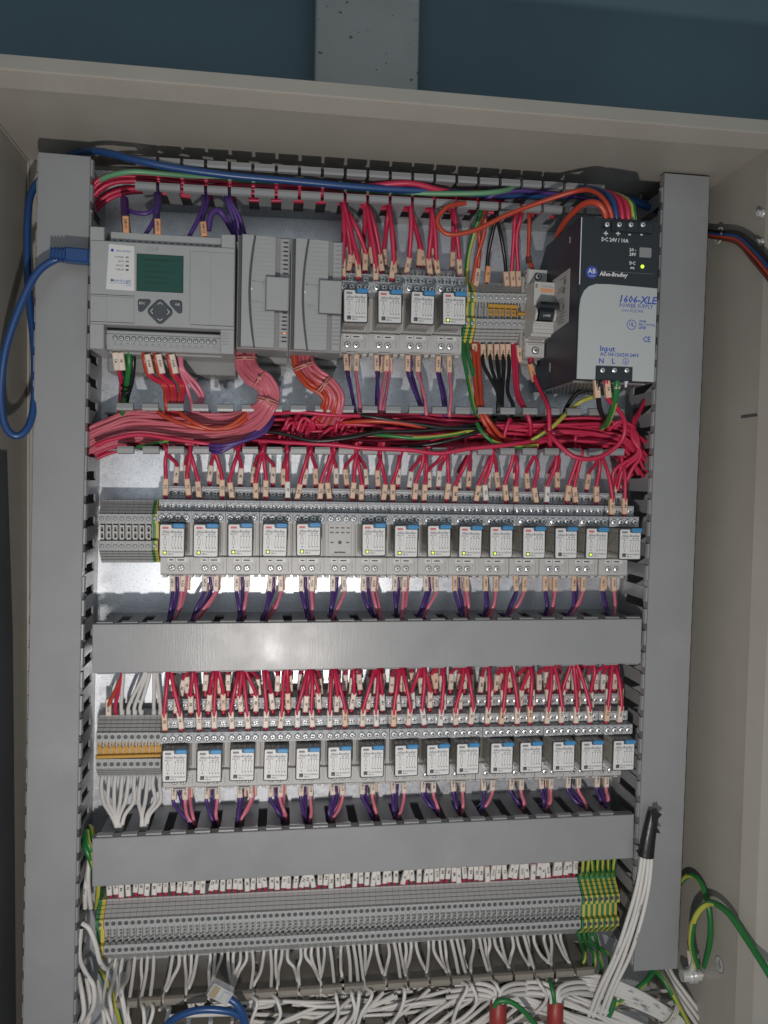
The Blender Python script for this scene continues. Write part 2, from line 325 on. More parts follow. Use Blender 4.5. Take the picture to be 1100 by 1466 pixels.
q0, q1 = at(160, 1434, 66), at(880, 1384, 66)
duct('wiring_duct', 'open taupe duct along the bottom heaped with white cables', (q0[0], q0[1]-24), (q1[0], q1[1]-24), 48, 66, lip=17, neck=15.5, pitch=19.5, first=4, fmat='brown')
def sl(D, i, p=20.4, f=20, lip=13): return None
# DIN rails
def rail(label, p0, p1):
    a = math.atan2(p1[1]-p0[1], p1[0]-p0[0]); L = math.hypot(p1[0]-p0[0], p1[1]-p0[1])
    m = MB(); m.px([(-17.5, 7.5), (-17.5, 6.3), (-12.5, 6.3), (-12.5, .2), (12.5, .2), (12.5, 6.3), (17.5, 6.3), (17.5, 7.5), (11.5, 7.5), (11.5, 1.2), (-11.5, 1.2), (-11.5, 7.5)], 0, L, 'rail')
    tag(m.build('mounting_rail', None, (p0[0], p0[1], .2), a), label, 'rail', 'mounting rails')
rail('steel mounting rail behind the controller and the upper relays', (-146, 148), (312, 151))
rail('steel mounting rail showing between the middle relays', (-155, -50), (326, -50.5))
rail('steel mounting rail showing between the lower relays', (-155, -240), (326, -242))
rail('steel mounting rail under the long row of terminal blocks', (-152, -406), (330, -408))
# ------------------------------------------------------------------ shared small meshes
def screw_mesh(r, d=1.1, ring=True, hd='steel'):
    m = MB()
    if ring: m.cyl(0, 0, 0, .25, r*1.2, 'slot', 12)
    m.cyl(0, 0, .25, d, r, hd, 12, r*.98); m.cyl(0, 0, d, d+.35, r*.98, hd, 12, r*.62)
    for a in (.5, .5+math.pi/2):
        c, s = math.cos(a), math.sin(a); q = r*.62; e = r*.17
        m.ph([(c*q-s*-e, s*q+c*-e), (c*q-s*e, s*q+c*e), (-c*q-s*e, -s*q+c*e), (-c*q-s*-e, -s*q+c*-e)], d+.1, d+.42+.01*(a > 1), 'slot')
    return m.mesh('terminal_screw')
SCREW = [screw_mesh(2.55), screw_mesh(1.5, .8), screw_mesh(1.9, .9), screw_mesh(2.7, 1.2)]
def screw(parent, x, y, h, k=0, name='terminal_screw'): return inst(SCREW[k], name, parent, (x, y, h), U(-1.5, 1.5))
HOLE = MB().cyl(0, 0, 0, .12, 1.95, 'tbh', 14).mesh('screw_hole')
# ------------------------------------------------------------------ relay sockets
def make_socket():
    t = thing('relay_socket', '', 'relay socket', (0, 0, 0))
    m = MB()
    m.px([(-33, 8), (-33, 41), (-31.5, 43), (-17, 43), (-16, 39), (14.4, 39), (14.4, 30), (44.5, 30), (44.5, 8)][::-1], -14.05, 14.05, 'sock')
    for x in (-14.04, 12.64): m.box(x, x+1.4, -15.8, 14.2, 39, 41.5, 'sock', .4)
    m.box(-10.5, 10.5, -14.6, 13.6, 39, 40.6, 'sock', .4)
    for y in (-13, 13.2, -33.6): m.box(-5, 5, y-.5, y+.5, 39, 43.4, 'sock', .3)
    m.box(-13, -9, -35.5, -33, 20, 39, 'sock', .5); m.box(9, 13, -35.5, -33, 20, 39, 'sock', .5)
    m.build('socket_body', t)
    for y in (9.6, 5.4, -1):
        for x in (-7.3, -2.5, 2.5, 7.3): MB().box(-1.5, 1.5, -.55, .55, 0, .06, 'slot').build('pin_slot', t, (x, y, 40.62)) if y > 0 else None
    for x in (-7, 7): MB().box(-1.5, 1.5, -.55, .55, 0, .06, 'slot').build('pin_slot', t, (x, -3.5, 40.62))
    MB().cyl(0, -3.5, 40.6, 40.75, 1.7, 'slot', 12).build('pin_slot', t)
    for k, (y0, y1, hh) in enumerate(((14.5, 23.6, 65), (23.7, 33.0, 54), (33.1, 44.4, 35.5))):
        b = MB(); b.box(-14.0, 14.0, y0, y1, 20, hh-.9, 'tier'); ym = (y0+y1)/2 - .3
        for i in range(4): b.box(-13.1+i*6.6, -7.0+i*6.6, y0+.5, y1-1.4, hh-.9, hh, 'tierf', .5)
        for i in range(5): b.box(-13.3+i*6.53-.0, -12.8+i*6.53, y1-1.6, y1+.4, hh-7, hh-.2, 'tier')
        for i in range(4): b.box(-11.6+i*6.6, -8.4+i*6.6, y1-.9, y1+.25, hh-.9, hh+.3, 'tier', .3)
        o = b.build('terminal_tier', t)
        for i in range(4): screw(o, -10.05+i*6.6, ym, hh-.25, 0)
    fp = MB().box(-8, 9, -21.2, -17.8, 43, 43.25, 'face')
    for x in (-6.6, .4): fp.box(x, x+3.6, -19.9, -19.2, 43.25, 43.32, 'ink'); fp.box(x+.6, x+(2.4 if x < 0 else 5.6), -20.1, -19.0, 43.25, 43.33, 'ink')
    fp.box(-1.9, -1.4, -21.2, -17.8, 43.25, 43.35, 'inkg')
    f = fp.build('marking_strip', t)
    for x, y, c in ((-8.5, -24.2, 'A'), (-8.6, -27.6, '5'), (8.6, -23.6, 'B'), (8.2, -27.6, '6')): text(c, 2.2, 'inkg', parent=t, loc=(x, y, 43.06))
    text('700-HN104', 1.9, 'inkg', parent=t, loc=(11, -25, 43.06), ang=-math.pi/2)
    for x in (-4.3, 3.4): screw(t, x, -26.6, 42.8, 0)
    return t
SOCK = make_socket()
# ------------------------------------------------------------------ relays
def make_relay(tag_k, lit):
    t = thing('relay', '', 'relay', (0, 0, 0))
    b = MB().box(-10.2, 10.2, -13.8, 13.8, 0, 34.6, 'clear').build('clear_housing', t)
    c = MB(); c.box(-7, 7, -10.5, 10, 1, 25, 'coil', 1.5); c.box(-8.5, 8.5, -12, -10, 1, 31, 'sock'); c.box(-8.5, 8.5, 8.6, 11.4, 1, 31, 'coilt', .5)
    for i in range(4): c.box(-8.2+i*4.5, -6.3+i*4.5, 10, 12.6, 3, 33, 'steel')
    c.box(-8.9, -7.2, -8, 8, 4, 30, 'coilt', .4); c.box(7.2, 8.9, -6, 7, 2, 28, 'coilt', .4)
    c.build('coil', t)
    MB().ph(rrect(-10.5, 10.5, -14.2, 14.2, 1.6), 34.6, 36.6, 'bezel', .5).build('bezel', t)
    f = MB().ph(rrect(-9.6, 9.6, -13.2, 13.0, 1.1), 36.6, 37.0, 'face', .15).build('face_label', t)
    tb = MB(); tb.ph(rrect(.6, 10.4, 10.6, 14.4, 1.7), 36.6, 39.2, 'blue', .6); tb.box(2.2, 8.6, 12.0, 12.6, 39.2, 39.5, 'blue')
    tb.build('test_tab', t)
    if 1:
        rm = MB().ph(rrect(-.6, 10.5, 10.0, 14.3, 1.4), 36.7, 37.06, 'bezel'); rm.build('tab_recess', t)
    hh = 37.08
    p = MB(); p.box(-7.8, -2.8, 9.6, 11.4, 37, 37.06, tag_k)
    p.box(-6.6, -4.4, -3.6, 1.6, 37, 37.05, 'inkg'); p.box(-6.3, -4.7, -3.3, 1.3, 37.05, 37.09, 'face')
    for x in (-5.5, .6, 3.0, 5.4, 7.6):
        for y in (3.3, -6.1): p.box(x-.55, x+.55, y-.5, y+.5, 37, 37.05, 'inkg')
        if x > 0:
            p.box(x-.14, x+.14, -.4, 2.4, 37, 37.05, 'inkg'); p.box(x-.8, x-.5, -5.2, -3.4, 37, 37.05, 'inkg')
            p.ph([(x-.9, -3.3), (x-.6, -3.3), (x+.14, -.3), (x-.14, -.3)], 37, 37.055, 'inkg')
    for y in (2.6, -5.4): p.box(-5.6, -5.4, y-1.4 if y > 0 else y, y if y > 0 else y+1.6, 37, 37.05, 'inkg')
    for i in range(5): p.box(-2.6, -2.4, 1.8-i*1.5, 2.6-i*1.5, 37, 37.05, 'inkg')
    p.build('contact_diagram', f)
    text('Allen-Bradley', 3.1, 'inkg', parent=f, loc=(.2, 7.2, 37.06), bold=.09, sx=.95, shear=.15)
    text('24V DC', 1.9, 'inkg', parent=f, loc=(-5.2, 4.9, 37.06), bold=.05); text('8A 10A', 1.9, 'inkg', parent=f, loc=(4.6, 4.9, 37.06), bold=.05)
    text('700-HC22Z24-4', 1.8, 'inkg', parent=f, loc=(2.8, -9.3, 37.06), bold=.06); text('SER A', 1.8, 'inkg', parent=f, loc=(-.8, -11.3, 37.06), bold=.05)
    l = MB().box(-7.2, -3.9, -11.6, -8.3, 37, 37.1, 'ink'); l.box(-6.9, -6.3, -9.2, -8.6, 37.1, 37.16, 'inkg'); l.box(-6.3, -4.9, -10.8, -10.2, 37.1, 37.16, 'inkg')
    l.build('indicator_window', f)
    if lit: MB().ph(rrect(-6.5, -4.6, -11.0, -9.0, .8), 37.1, 37.5, 'led').build('indicator_lamp', f)
    return t
RP = {(k, l): make_relay(k, l) for k, l in (('redtag', True), ('redtag', False), ('inkg', False))}
ROWN = ('upper', 'middle', 'lower')
rowA = [(509.4, 437.5), (558.5, 439), (605.3, 440.5), (650.7, 441.5)]
rowB = [(246.2, 774), (294.7, 774), (344, 773.3), (393.6, 773.2), (442, 772.5), (489, 773), (535.5, 773), (581.8, 775), (629, 774.7), (673.8, 775.8), (718, 776), (765, 777), (811, 777.5), (855, 778), (902.7, 779)]
rowC = [(249.9, 1097), (299.5, 1097), (346.8, 1095), (395, 1095), (441, 1093.5), (486.5, 1091.5), (533, 1090.5), (582, 1089), (627.5, 1088), (670, 1086.5), (718.7, 1085.5), (760.7, 1084.3), (807.5, 1083.3), (848, 1082.5), (893.5, 1081.5)]
used = set(); SP = {}
for r, row in enumerate((rowA, rowB, rowC)):
    P = [at(x, y, 78) for x, y in row]
    for i, p in enumerate(P):
        lab = '%s grey relay socket in the %s row%s' % (ORD[i], ROWN[r], ', empty with its pin slots showing' if (r, i) == (1, 5) else '')
        n = len(P); sx = p[0]
        # sockets butt each other on the rail: spread evenly, relays sit where they are seen
        x0, x1 = P[0][0], P[-1][0]; sx = .75*(x0+(x1-x0)*i/(n-1)) + .25*p[0] if r else x0+1.0+(x1-x0)*i/(n-1)
        yb = P[0][1]+(P[-1][1]-P[0][1])*i/(n-1)
        if r == 2: yb += 0
        s = SOCK if 'S' not in used else copy_tree(SOCK); used.add('S')
        s.location = W((sx, yb, 0)); s['label'] = lab; s['group'] = 'grey relay sockets'; SP[r, i] = (sx, yb)
        if (r, i) == (1, 5): continue
        lit = (r == 0 and i == 3) or (r == 1 and i not in (12, 14)); redt = (r == 0 and i in (1, 3)) or (r == 1 and i not in (12, 14))
        key = ('redtag' if redt else 'inkg', lit)
        o = RP[key] if key not in used else copy_tree(RP[key]); used.add(key)
        o.location = W((p[0], p[1], 41)); o.rotation_euler = (0, U(-.018, .018), 0)
        o['label'] = 'clear relay, %s lamp, in the %s socket of the %s row' % ('lit green' if lit else 'unlit', ORD[i], ROWN[r]); o['group'] = 'plug-in relays'
# ------------------------------------------------------------------ terminal blocks
def tb_profile(rib):
    p = [(27.5, 9), (27.5, 29.5)]
    for i in range(4): p += [(26.4-i*2.55, 30.2+i*2.55), (26.4-i*2.55-1.9, 32.6+i*2.55), (26.4-i*2.55-2.5, 30.7+i*2.55)] if rib else []
    if not rib: p += [(26.5, 31), (17, 40)]
    p += [(15.8, 42), (7.4, 42), (7.4, 36.5), (-7.4, 36.5), (-7.4, 42), (-15.8, 42)]
    q = [(-y, h) for y, h in p[:p.index((15.8, 42))]][::-1]
    return p + q
def make_tb(w, kind):
    g = kind in ('earth', 'earthrow')
    t = thing('terminal_block', '', 'terminal block', (0, 0, 0))
    pr = tb_profile(True); h = w/2-.10
    m = MB()
    if not g:
        m.px(pr, -h, h, 'tb'); m.px([(y*.97, hh-.9) for y, hh in pr], h-.02, h+.18, 'tbd')
    else: m.px(pr, -h, 0, 'gy1'); m.px(pr, .001, h, 'gy2')
    m.build('block_body', t)
    for y in (12, -12):
        o = inst(HOLE, 'screw_hole', t, (0, y, 42))
        if kind in ('plug', 'upper', 'earth'): screw(o, .0, 0, -.2, 1, 'clamp_screw')
    if kind == 'row':
        for y0, y1, a in ((1.8, 6.4, .46), (-3.8, -.6, .3)): MB().box(-h*a, h*.8, y0, y1, 36.5, 36.7, 'tbd').build('shaft', t)
        b = MB(); b.box(h*.72, h*.9, -5, 7.3, 36.5, 40.5, 'tb'); b.box(-h*.7, h*.75, 6.5, 7.4, 36.5, 41, 'tb'); b.box(-h*.1, h*.75, .3, 1.0, 36.5, 40, 'tb'); b.box(-h*.8, -h*.1, -3.9, -3.1, 36.5, 40, 'tb')
        b.build('shaft_rib', t)
        MB().box(-h*.6, h*.6, -7.2, -4.7, 40, 41.9, 'tbd').build('test_slot', t)
    if kind == 'upper' or kind == 'jumped':
        MB().box(-h*.55, h*.55, -6.6, 6.6, 36.5, 36.7, 'tbd').build('shaft', t)
        b = MB(); b.box(-h*.9, -h*.5, 3.5, 7.3, 36.5, 41.5, 'tb'); b.box(h*.1, h*.6, 4.6, 7.3, 36.5, 41, 'tb'); b.box(-h*.9, -h*.6, -7.3, 3, 36.5, 39, 'tb'); b.build('shaft_rib', t)
    if kind == 'plug':
        MB().box(-h*.7, h*.7, -7.2, 7.2, 36.5, 36.7, 'tbd').build('shaft', t)
        b = MB()
        for y in (-5.4, 0, 5.4): b.box(-h*.55, h*.75, y-.75, y+.75, 36.6, 42.5, 'mcb', .2)
        b.box(-h*.55, -h*.25, -6.1, 6.1, 36.6, 42.6, 'mcb'); b.box(h*.5, h*.75, -6.1, 6.1, 36.6, 42.6, 'mcb')
        b.build('bridge_frame', t)
    return t
def strip(kind, w, pts, labs, group, name='terminal_block'):
    src = make_tb(w, kind); src.name = name
    for i, ((x, y), a, lab) in enumerate(zip(pts, [math.atan2(pts[-1][1]-pts[0][1], pts[-1][0]-pts[0][0])]*len(pts), labs)):
        o = src if i == 0 else copy_tree(src)
        o.location = W((x, y, 0)); o.rotation_euler = (0, -a, 0); o['label'] = lab; o['group'] = group
    return src
def lin(p, q, n): return [(p[0]+(q[0]-p[0])*i/max(1, n-1), p[1]+(q[1]-p[1])*i/max(1, n-1)) for i in range(n)]
def ym(p, d): return (p[0], p[1]+d)
# long bottom row
LET = 'ABCDEFGHJKLMNOPQ'
MARKD = []
for i, c in enumerate(LET): MARKD += ['6'+c, '7'+c, '8'+c, 'N', 'I:1/%d' % i]
a0, a1 = at(153, 1323, 42), at(829, 1289, 42)
PD = lin((a0[0], a0[1]-12), (a1[0], a1[1]-12), 80); wD = (PD[-1][0]-PD[0][0])/79
def mk_lab(i, what):
    c = LET[i//5]; k = i % 5
    if k == 4: return what + ' ' + MARKD[i] + ', two right of 8' + c + ', long bottom row'
    return what + (' ' + MARKD[i] + ' in the long bottom row' if k != 3 else ' N and right of 8' + c + ', long bottom row')
strip('row', wD, PD, ['grey terminal block below wire marker' + mk_lab(i, '') for i in range(80)], 'grey terminal blocks of the long bottom row')
e0, e1 = at(838, 1288.5, 42), at(884, 1285.5, 42)
PE = lin((e0[0], e0[1]-12), (e1[0], e1[1]-12), 7)
strip('earthrow', (PE[-1][0]-PE[0][0])/6, PE, ['green and yellow earth terminal, %s of seven at the right end of the bottom row' % ORD[i] for i in range(7)], 'earth terminal blocks at the end of the bottom row', 'earth_terminal')
strip('earthrow', 6.8, [(PD[0][0]-wD/2-3.6, PD[0][1]-.4)], ['lone green and yellow earth terminal at the left end of the long bottom row'], 'earth terminal blocks', 'earth_terminal')
a0, a1 = at(686.5, 425, 42), at(754.5, 426.6, 42); PA = lin((a0[0], a0[1]-12), (a1[0], a1[1]-12), 9); wA = (PA[-1][0]-PA[0][0])/8
strip('upper', wA, PA, ['grey terminal block, %s from the left between the upper earth terminals and the breaker' % ORD[i] for i in range(9)], 'grey terminal blocks beside the breaker')
strip('earth', 5.4, [(PA[0][0]-wA/2-2.8-5.5*k, PA[0][1]+.2) for k in (1, 0)], ['green and yellow earth terminal %s in the upper row' % q for q in ('touching the fourth upper relay', 'touching the grey terminal blocks')], 'earth terminal blocks beside the upper relays', 'earth_terminal')
a0, a1 = at(145.8, 742, 42), at(212.6, 742.5, 42); PB = lin((a0[0], a0[1]-12), (a1[0], a1[1]-12), 8); wB = (PB[-1][0]-PB[0][0])/7
strip('plug', wB, PB, ['grey terminal block with a white bridge frame, %s from the left in the middle row' % ORD[i] for i in range(8)], 'grey terminal blocks of the middle row')
strip('earth', 5.2, [(PB[-1][0]+wB/2+2.7, PB[-1][1]+.3)], ['green and yellow earth terminal between the grey blocks and the first middle relay'], 'earth terminal blocks', 'earth_terminal')
a0, a1 = at(141.8, 1055.5, 42), at(226, 1055, 42); PC = lin((a0[0], a0[1]-12), (a1[0], a1[1]-12), 10); wC = (PC[-1][0]-PC[0][0])/9
strip('jumped', wC, PC, ['grey terminal block with an orange bridge, %s from the left in the lower row' % ORD[i] for i in range(10)], 'grey terminal blocks of the lower row')
def jumper(label, pts, w, n, y0, y1, yb0, yb1, ang=0):
    t = thing('jumper_bar', label, 'jumper', (pts[0][0], pts[0][1], 36.8), ang, 'orange jumper bars')
    L = math.hypot(pts[-1][0]-pts[0][0], pts[-1][1]-pts[0][1])
    b = MB().box(-w/2, L+w/2, yb0, yb1, 1.5, 5.8, 'jump', .5).build('bar', t)
    for i in range(n):
        x = i*L/max(1, n-1); m = MB()
        m.box(x-w*.36, x+w*.36, y0, y1, 0, 3.2, 'jump', .3); m.build('bridge_tongue', t)
        s = MB(); s.cyl(x, (y0+y1)/2, 3.2, 3.35, 1.25, 'hole', 10); s.cyl(x, (y0+y1)/2, 3.35, 3.5, .7, 'gold', 8); s.build('bridge_screw', t)
jumper('long orange jumper bar across the grey terminal blocks of the lower row', PC, wC, 10, .9, 6.6, -7, -4.2)
MB().box(PC[0][0]-2.6, PC[-1][0]+2.6, PC[0][1]-4.2, PC[0][1]+1.2, 36.9, 38.4, 'jump').build('bridge_web', bpy.data.objects['jumper_bar'], (-PC[0][0], -PC[0][1], -36.8))
jumper('orange jumper bar across five grey blocks in the upper row', PA[2:7], wA, 5, -3.6, 2.2, 3.0, 6.2)
jumper('short orange jumper low on the last two grey blocks before the breaker', PA[7:9], wA, 2, -1.8, 1.2, -3.4, -1.0)
# ------------------------------------------------------------------ controller
def pxy(px, py, h, o=(0, 0)):
    p = at(px, py, h); return p[0]-o[0], p[1]-o[1]
def build_plc():
    x0, x1, y0, y1 = -148.6, -36.6, 99, 194
    O = (x0, y0); t = thing('logic_controller', 'grey programmable controller with a small green screen at the upper left', 'controller', (x0, y0, 0))
    w, h = x1-x0, y1-y0
    b = MB()
    b.box(3, w-1, -11, h+3, 8, 40, 'plcd', 1); b.box(0, w, 0, h-.1, 40, 70, 'plc', .5)
    b.box(0, w, 19.5, h-10.4, 70, 92, 'plc', .8)
    b.box(0, 10.8, h-10.3, h, 70, 92, 'plc', .6); b.box(w-10.8, w, h-10.3, h, 70, 92, 'plc', .6)
    b.box(0, 10.8, 0, 19.4, 70, 92, 'plc', .6); b.box(w-10.8, w, 0, 19.4, 70, 92, 'plc', .6)
    b.build('case', t)
    P = lambda px, py: pxy(px, py, 92, O)
    # upper terminal cover
    m = MB(); m.box(14.5, w-11.2, h-9.6, h-1.4, 70, 86, 'plc', .5)
    m.build('terminal_cover', t)
    n = MB()
    for i in range(17): n.ph([(17.5+i*4.95+1.5*math.cos(a), h-8.6+1.5*math.sin(a)*.6) for a in (0, .8, 1.6, 2.3, 3.14)], 86, 86.1, 'hole')
    n.build('terminal_notch', t)
    # lower terminal strip
    m = MB(); m.box(11, w-11, 1.2, 16.5, 70, 83, 'plc', .6); m.box(11, w-11, 4.5, 13.5, 83, 84, 'plc', .4)
    lo = m.build('terminal_strip', t)
    for i in range(17):
        c = MB().cyl(0, 0, 0, .15, 2.1, 'slot', 12).build('screw_recess', t, (17.9+i*4.86, 10.2, 84)); screw(c, 0, -.2, .1, 1, 'terminal_screw')
    q = MB()
    for i in range(17): q.box(17.2+i*4.86, 18.6+i*4.86, 5.6, 6.6, 84, 84.05, 'inkg')
    for i in (0, 4, 6, 9, 11, 13): q.box(17+i*4.86, 25+i*4.86, 4.9, 5.05, 84, 84.05, 'inkg')
    q.build('terminal_marking', lo)
    # white logo label
    a, c = P(152.8, 348.8), P(192.6, 416); l = MB().ph([(a[0]+1.6, c[1]+.3), (c[0], c[1]), (c[0]+.2, a[1]-.6), (a[0]+1.9, a[1])] if 0 else [(a[0]-.3, c[1]+.2), (c[0], c[1]-.3), (c[0]-.2, a[1]-.8), (a[0]+1.8, a[1])], 92, 92.25, 'face').build('logo_label', t)
    cx, ww = (a[0]+c[0])/2, c[0]-a[0]; H2 = 92.3
    MB().cyl(a[0]+4.3, a[1]-4.8, 92.25, H2, 1.25, 'inkb', 12).build('logo_disc', l)
    text('Allen-Bradley', 2.1, 'inkb', parent=l, loc=(cx+2.2, a[1]-5.0, H2), bold=.02)
    for i, s in enumerate(('POWER', 'RUN', 'FAULT', 'FORCE')):
        y = a[1]-9.9-i*3.25; text(s, 1.95, 'ink', parent=l, loc=(cx+2.4, y, H2), al='RIGHT', bold=.02)
        MB().box(cx+3.9, cx+6.2, y-.5, y+.6, 92.25, 92.5, 'ink' if i > 1 else 'inkg').build('status_lamp', l)
    text('MicroLogix', 3.5, 'inkb', parent=l, loc=(cx+.2, a[1]-28.2, H2), sx=.98, bold=.02); text('1100', 2.0, 'inkb', parent=l, loc=(cx+6.2, a[1]-31.6, H2))
    MB().box(cx-8.6, cx+8.6, a[1]-30.3, a[1]-30.05, 92.25, H2, 'inkb').build('logo_rule', l)
    # screen
    a, c = P(195.7, 362.6), P(262.5, 419.6)
    s = MB().box(a[0], c[0], c[1], a[1], 90, 92.35, 'lcdl', .3); s.box(a[0]+.6, c[0]-.6, c[1]+.6, a[1]-.6, 92.35, 92.4, 'lcd'); s = s.build('display_screen', t)
    q = MB()
    for i in range(5):
        for j in range(random.randint(6, 13)): q.box(a[0]+6+j*1.9, a[0]+7.4+j*1.9, c[1]+6.2+i*4.4, c[1]+7.6+i*4.4, 92.4, 92.45, 'lcdl')
    q.box(a[0]+2, c[0]-2, a[1]-4.2, a[1]-3.8, 92.4, 92.45, 'lcdl'); q.build('display_text', s)
    # keys
    def key(poly, nm='key'): return MB().ph(poly, 91.5, 93.2, 'key', .4).build(nm, t)
    def rp(px): return [P(*p) for p in px][::-1]
    k = key(rp([(199.5, 428.5), (214.5, 429), (216.3, 432), (213.5, 436), (206.5, 444.5), (202, 447), (198.2, 445), (197.6, 431)])); p = P(204, 434.5); text('ESC', 2.7, 'inkw', parent=k, loc=(*p, 93.3))
    k = key(rp([(245.5, 430), (258, 430.3), (261, 433), (261.2, 447), (258, 449.3), (254, 447.5), (244.5, 437.5), (243, 433)])); p = P(254.4, 436.4); text('OK', 2.7, 'inkw', parent=k, loc=(*p, 93.3))
    cx, cy = P(229.5, 446.4); dd = []
    for i in range(4):
        a = i*math.pi/2
        for e in (-.22, 0, .22): dd.append((cx+9.6*math.cos(a+e)*(1 if e == 0 else .97), cy+9.6*math.sin(a+e)*(1 if e == 0 else .97)))
    k = key(dd, 'arrow_key')
    for i in range(4):
        a = i*math.pi/2; m = MB(); co, si = math.cos(a), math.sin(a)
        for s in (1, -1):
            pl = [(7.4, 0), (7.0, 0), (5.4, 1.9*s), (5.7, 2.1*s)]
            if s < 0: pl = pl[::-1]
            pl = pl[::-1]
            m.ph([(cx+x*co-y*si, cy+x*si+y*co) for x, y in pl], 93.2, 93.3, 'inkw')
        m.build('arrow_mark', k)
    # doors and seams
    def door(nm, a, b, hh=.5): 
        p, q = P(*a), P(*b); return MB().box(p[0], q[0], q[1], p[1], 91.9, 92+hh, 'plc', .35).build(nm, t)
    door('flap', (129.6, 423), (192.2, 460)); door('side_panel', (272.6, 359), (334.6, 464.8))
    g = MB()
    for a, b in (((152.8, 421.5), (153.6, 461)), ((302, 359), (302.5, 465))):
        p, q = P(*a), P(*b); g.box(p[0]-.12, p[0]+.12, q[1], p[1], 92.4, 92.56, 'plcd')
    for a, b in (((128.8, 460.9), (192.4, 461.4)), ((273, 465.6), (334.6, 466.2)), ((128.8, 422), (192.4, 422.4))):
        p, q = P(*a), P(*b); g.box(p[0], q[0], (p[1]+q[1])/2-.25, (p[1]+q[1])/2+.2, 91.5, 92.1, 'hole')
    p, q = P(192.8, 349), P(192.8, 462); g.box(p[0], p[0]+.25, q[1], p[1], 91.5, 92.06, 'plcd'); p, q = P(271.8, 358), P(271.8, 466); g.box(p[0], p[0]+.25, q[1], p[1], 91.5, 92.06, 'plcd')
    g.build('panel_seam', t)
    # fine print to the right of the strip, handwriting above the screen
    q = MB()
    for i in range(5): q.box(w-9.8, w-3-U(0, 2), 16-i*2.2, 16.5-i*2.2, 92, 92.06, 'inkg')
    q.build('fine_print', t)
    p = P(217, 356.5); text('111.8', 5.2, 'inkg', 'handwriting', t, (*p, 92.1), .02, sx=.8, shear=.4)
    p = P(172, 338.8); text('AC+GND 24V 0 1 2', 2.0, 'inkg', parent=t, loc=(p[0], p[1], 86.1), sx=.8)
    # mounting feet
    for x in (70, 96):
        f = MB()
        f.ph([(x-5.5, -18), (x-2.6, -18), (x-2.6, -13.5), (x+2.6, -13.5), (x+2.6, -18), (x+5.5, -18), (x+5.5, -8), (x-5.5, -8)], 8, 11, 'plcd') if x > 80 else f.cyl(x, -11, 8, 11, 5.5, 'plcd', 14)
        f.build('mounting_foot', t)
    return t
build_plc()
def build_module(name, label, dx, dy, texts, led_i):
    a = at(340+dx, 333+dy, 90); x0, y1 = a[0]+.6, a[1]+.2; w, h = 41, 91.5
    t = thing(name, label, 'expansion module', (x0, y1-h, 0), -.006, 'expansion modules beside the controller')
    b = MB(); b.box(-1.2, w+1, -5, h+1, 8, 42, 'plcd', 1); b.box(-.9, w+.6, 0, h, 42, 84, 'plcd', .5); b.build('case', t)
    MB().box(.2, 2.6, 1.0, h-1.0, 84, 87.5, 'plcs', .3).build('side_seam', t)
    # swept terminal door with its dark curved edge
    n = 12; L = []; R = []; R2 = []
    for i in range(n+1):
        f = i/n; y = 1+f*(h-2); c = 1-(2*f-1)**2; L.append((2.9, y)); R.append((12.2-3.8*c+ (.9 if f < .5 else .2)*abs(2*f-1), y)); R2.append((13.5-3.5*c+(.9 if f < .5 else .2)*abs(2*f-1), y))
    MB().ph(L[::-1] + R, 84, 90.5, 'plc', .3).build('terminal_door', t)
    MB().ph([(x-.2, y) for x, y in R][::-1] + R2, 84, 90, 'plcs').build('door_edge', t)
    f = MB().ph([(x+.15, y) for x, y in R2][::-1] + [(29.6, 1), (29.6, h-1.4)], 84, 89.2, 'plc', .2).build('front_panel', t)
    q = MB()
    for i in range(9):
        for y in (h-4-i*3.55, h-55-i*3.4):
            if y > 3: q.box(12.2, 29.2, y-.07, y+.07, 89.2, 89.26, 'inkg'); 
    q.build('writing_line', f)
    for i in range(16):
        y = h-5.6-i*3.55 if i < 8 else h-53.6-(i-8)*3.4
        text(str(i), 1.7, 'inkg', parent=f, loc=(12.6 if abs(y-h/2) > 22 else 11.4, y, 89.28))
    text('MicroLogix', 2.3, 'inkg', parent=f, loc=(16.8, h-37.6, 89.28), bold=.02); text('1200', 1.5, 'inkg', parent=f, loc=(20.4, h-39.6, 89.28))
    for i, s in enumerate(texts): text(s, 1.8, 'inkg', parent=f, loc=(15.4, h-54-i*2.4, 89.28))
    MB().box(10.4, 11.6, h-44.8, h-43, 89, 89.8, 'inkw', .2).build('status_lamp', f)
    # number strip and door
    s = MB(); s.box(33.4, 40.6, 1.6, h-1.4, 84, 86.5, 'plc', .4); s = s.build('number_strip', t)
    for i in range(8):
        for k, y in ((i, h-4.6-i*3.55), (i+8, h-61.5-i*3.3)):
            if y < 2.5: continue
            text(str(k), 1.9, 'ink', parent=s, loc=(34.7, y, 86.6))
            MB().box(35.9, 39.8, y-.62, y+.62, 86.5, 86.7, 'hole' if dx < 40 else 'plcd').build('channel_lamp', s)
            if k == led_i: MB().box(36.6, 39.2, y-.5, y+.5, 86.7, 86.95, 'ledo').build('lit_lamp', s)
    MB().box(22.6, 40.8, h-60.6, h-34.0, 84, 93, 'plc', .7).build('bus_cover', t)
    e = MB(); e.box(22.1, 22.6, h-60.9, h-33.6, 84, 92, 'plcs'); e.box(22.1, 41, h-61.1, h-60.65, 84, 91, 'plcs'); e.build('cover_shadow_gap', t)
    ft = MB(); ft.box(6, w-1, -11, -5, 8, 30, 'clear', 1); ft.ph([(w-16, -20), (w-13, -20), (w-13, -15), (w-8, -15), (w-8, -20), (w-5, -20), (w-5, -10), (w-16, -10)], 8, 11, 'plcd'); ft.build('mounting_foot', t)
    return t
build_module('input_module', 'grey expansion module marked DC INPUT, touching the controller', 0, 0, ('DC INPUT',), 13)
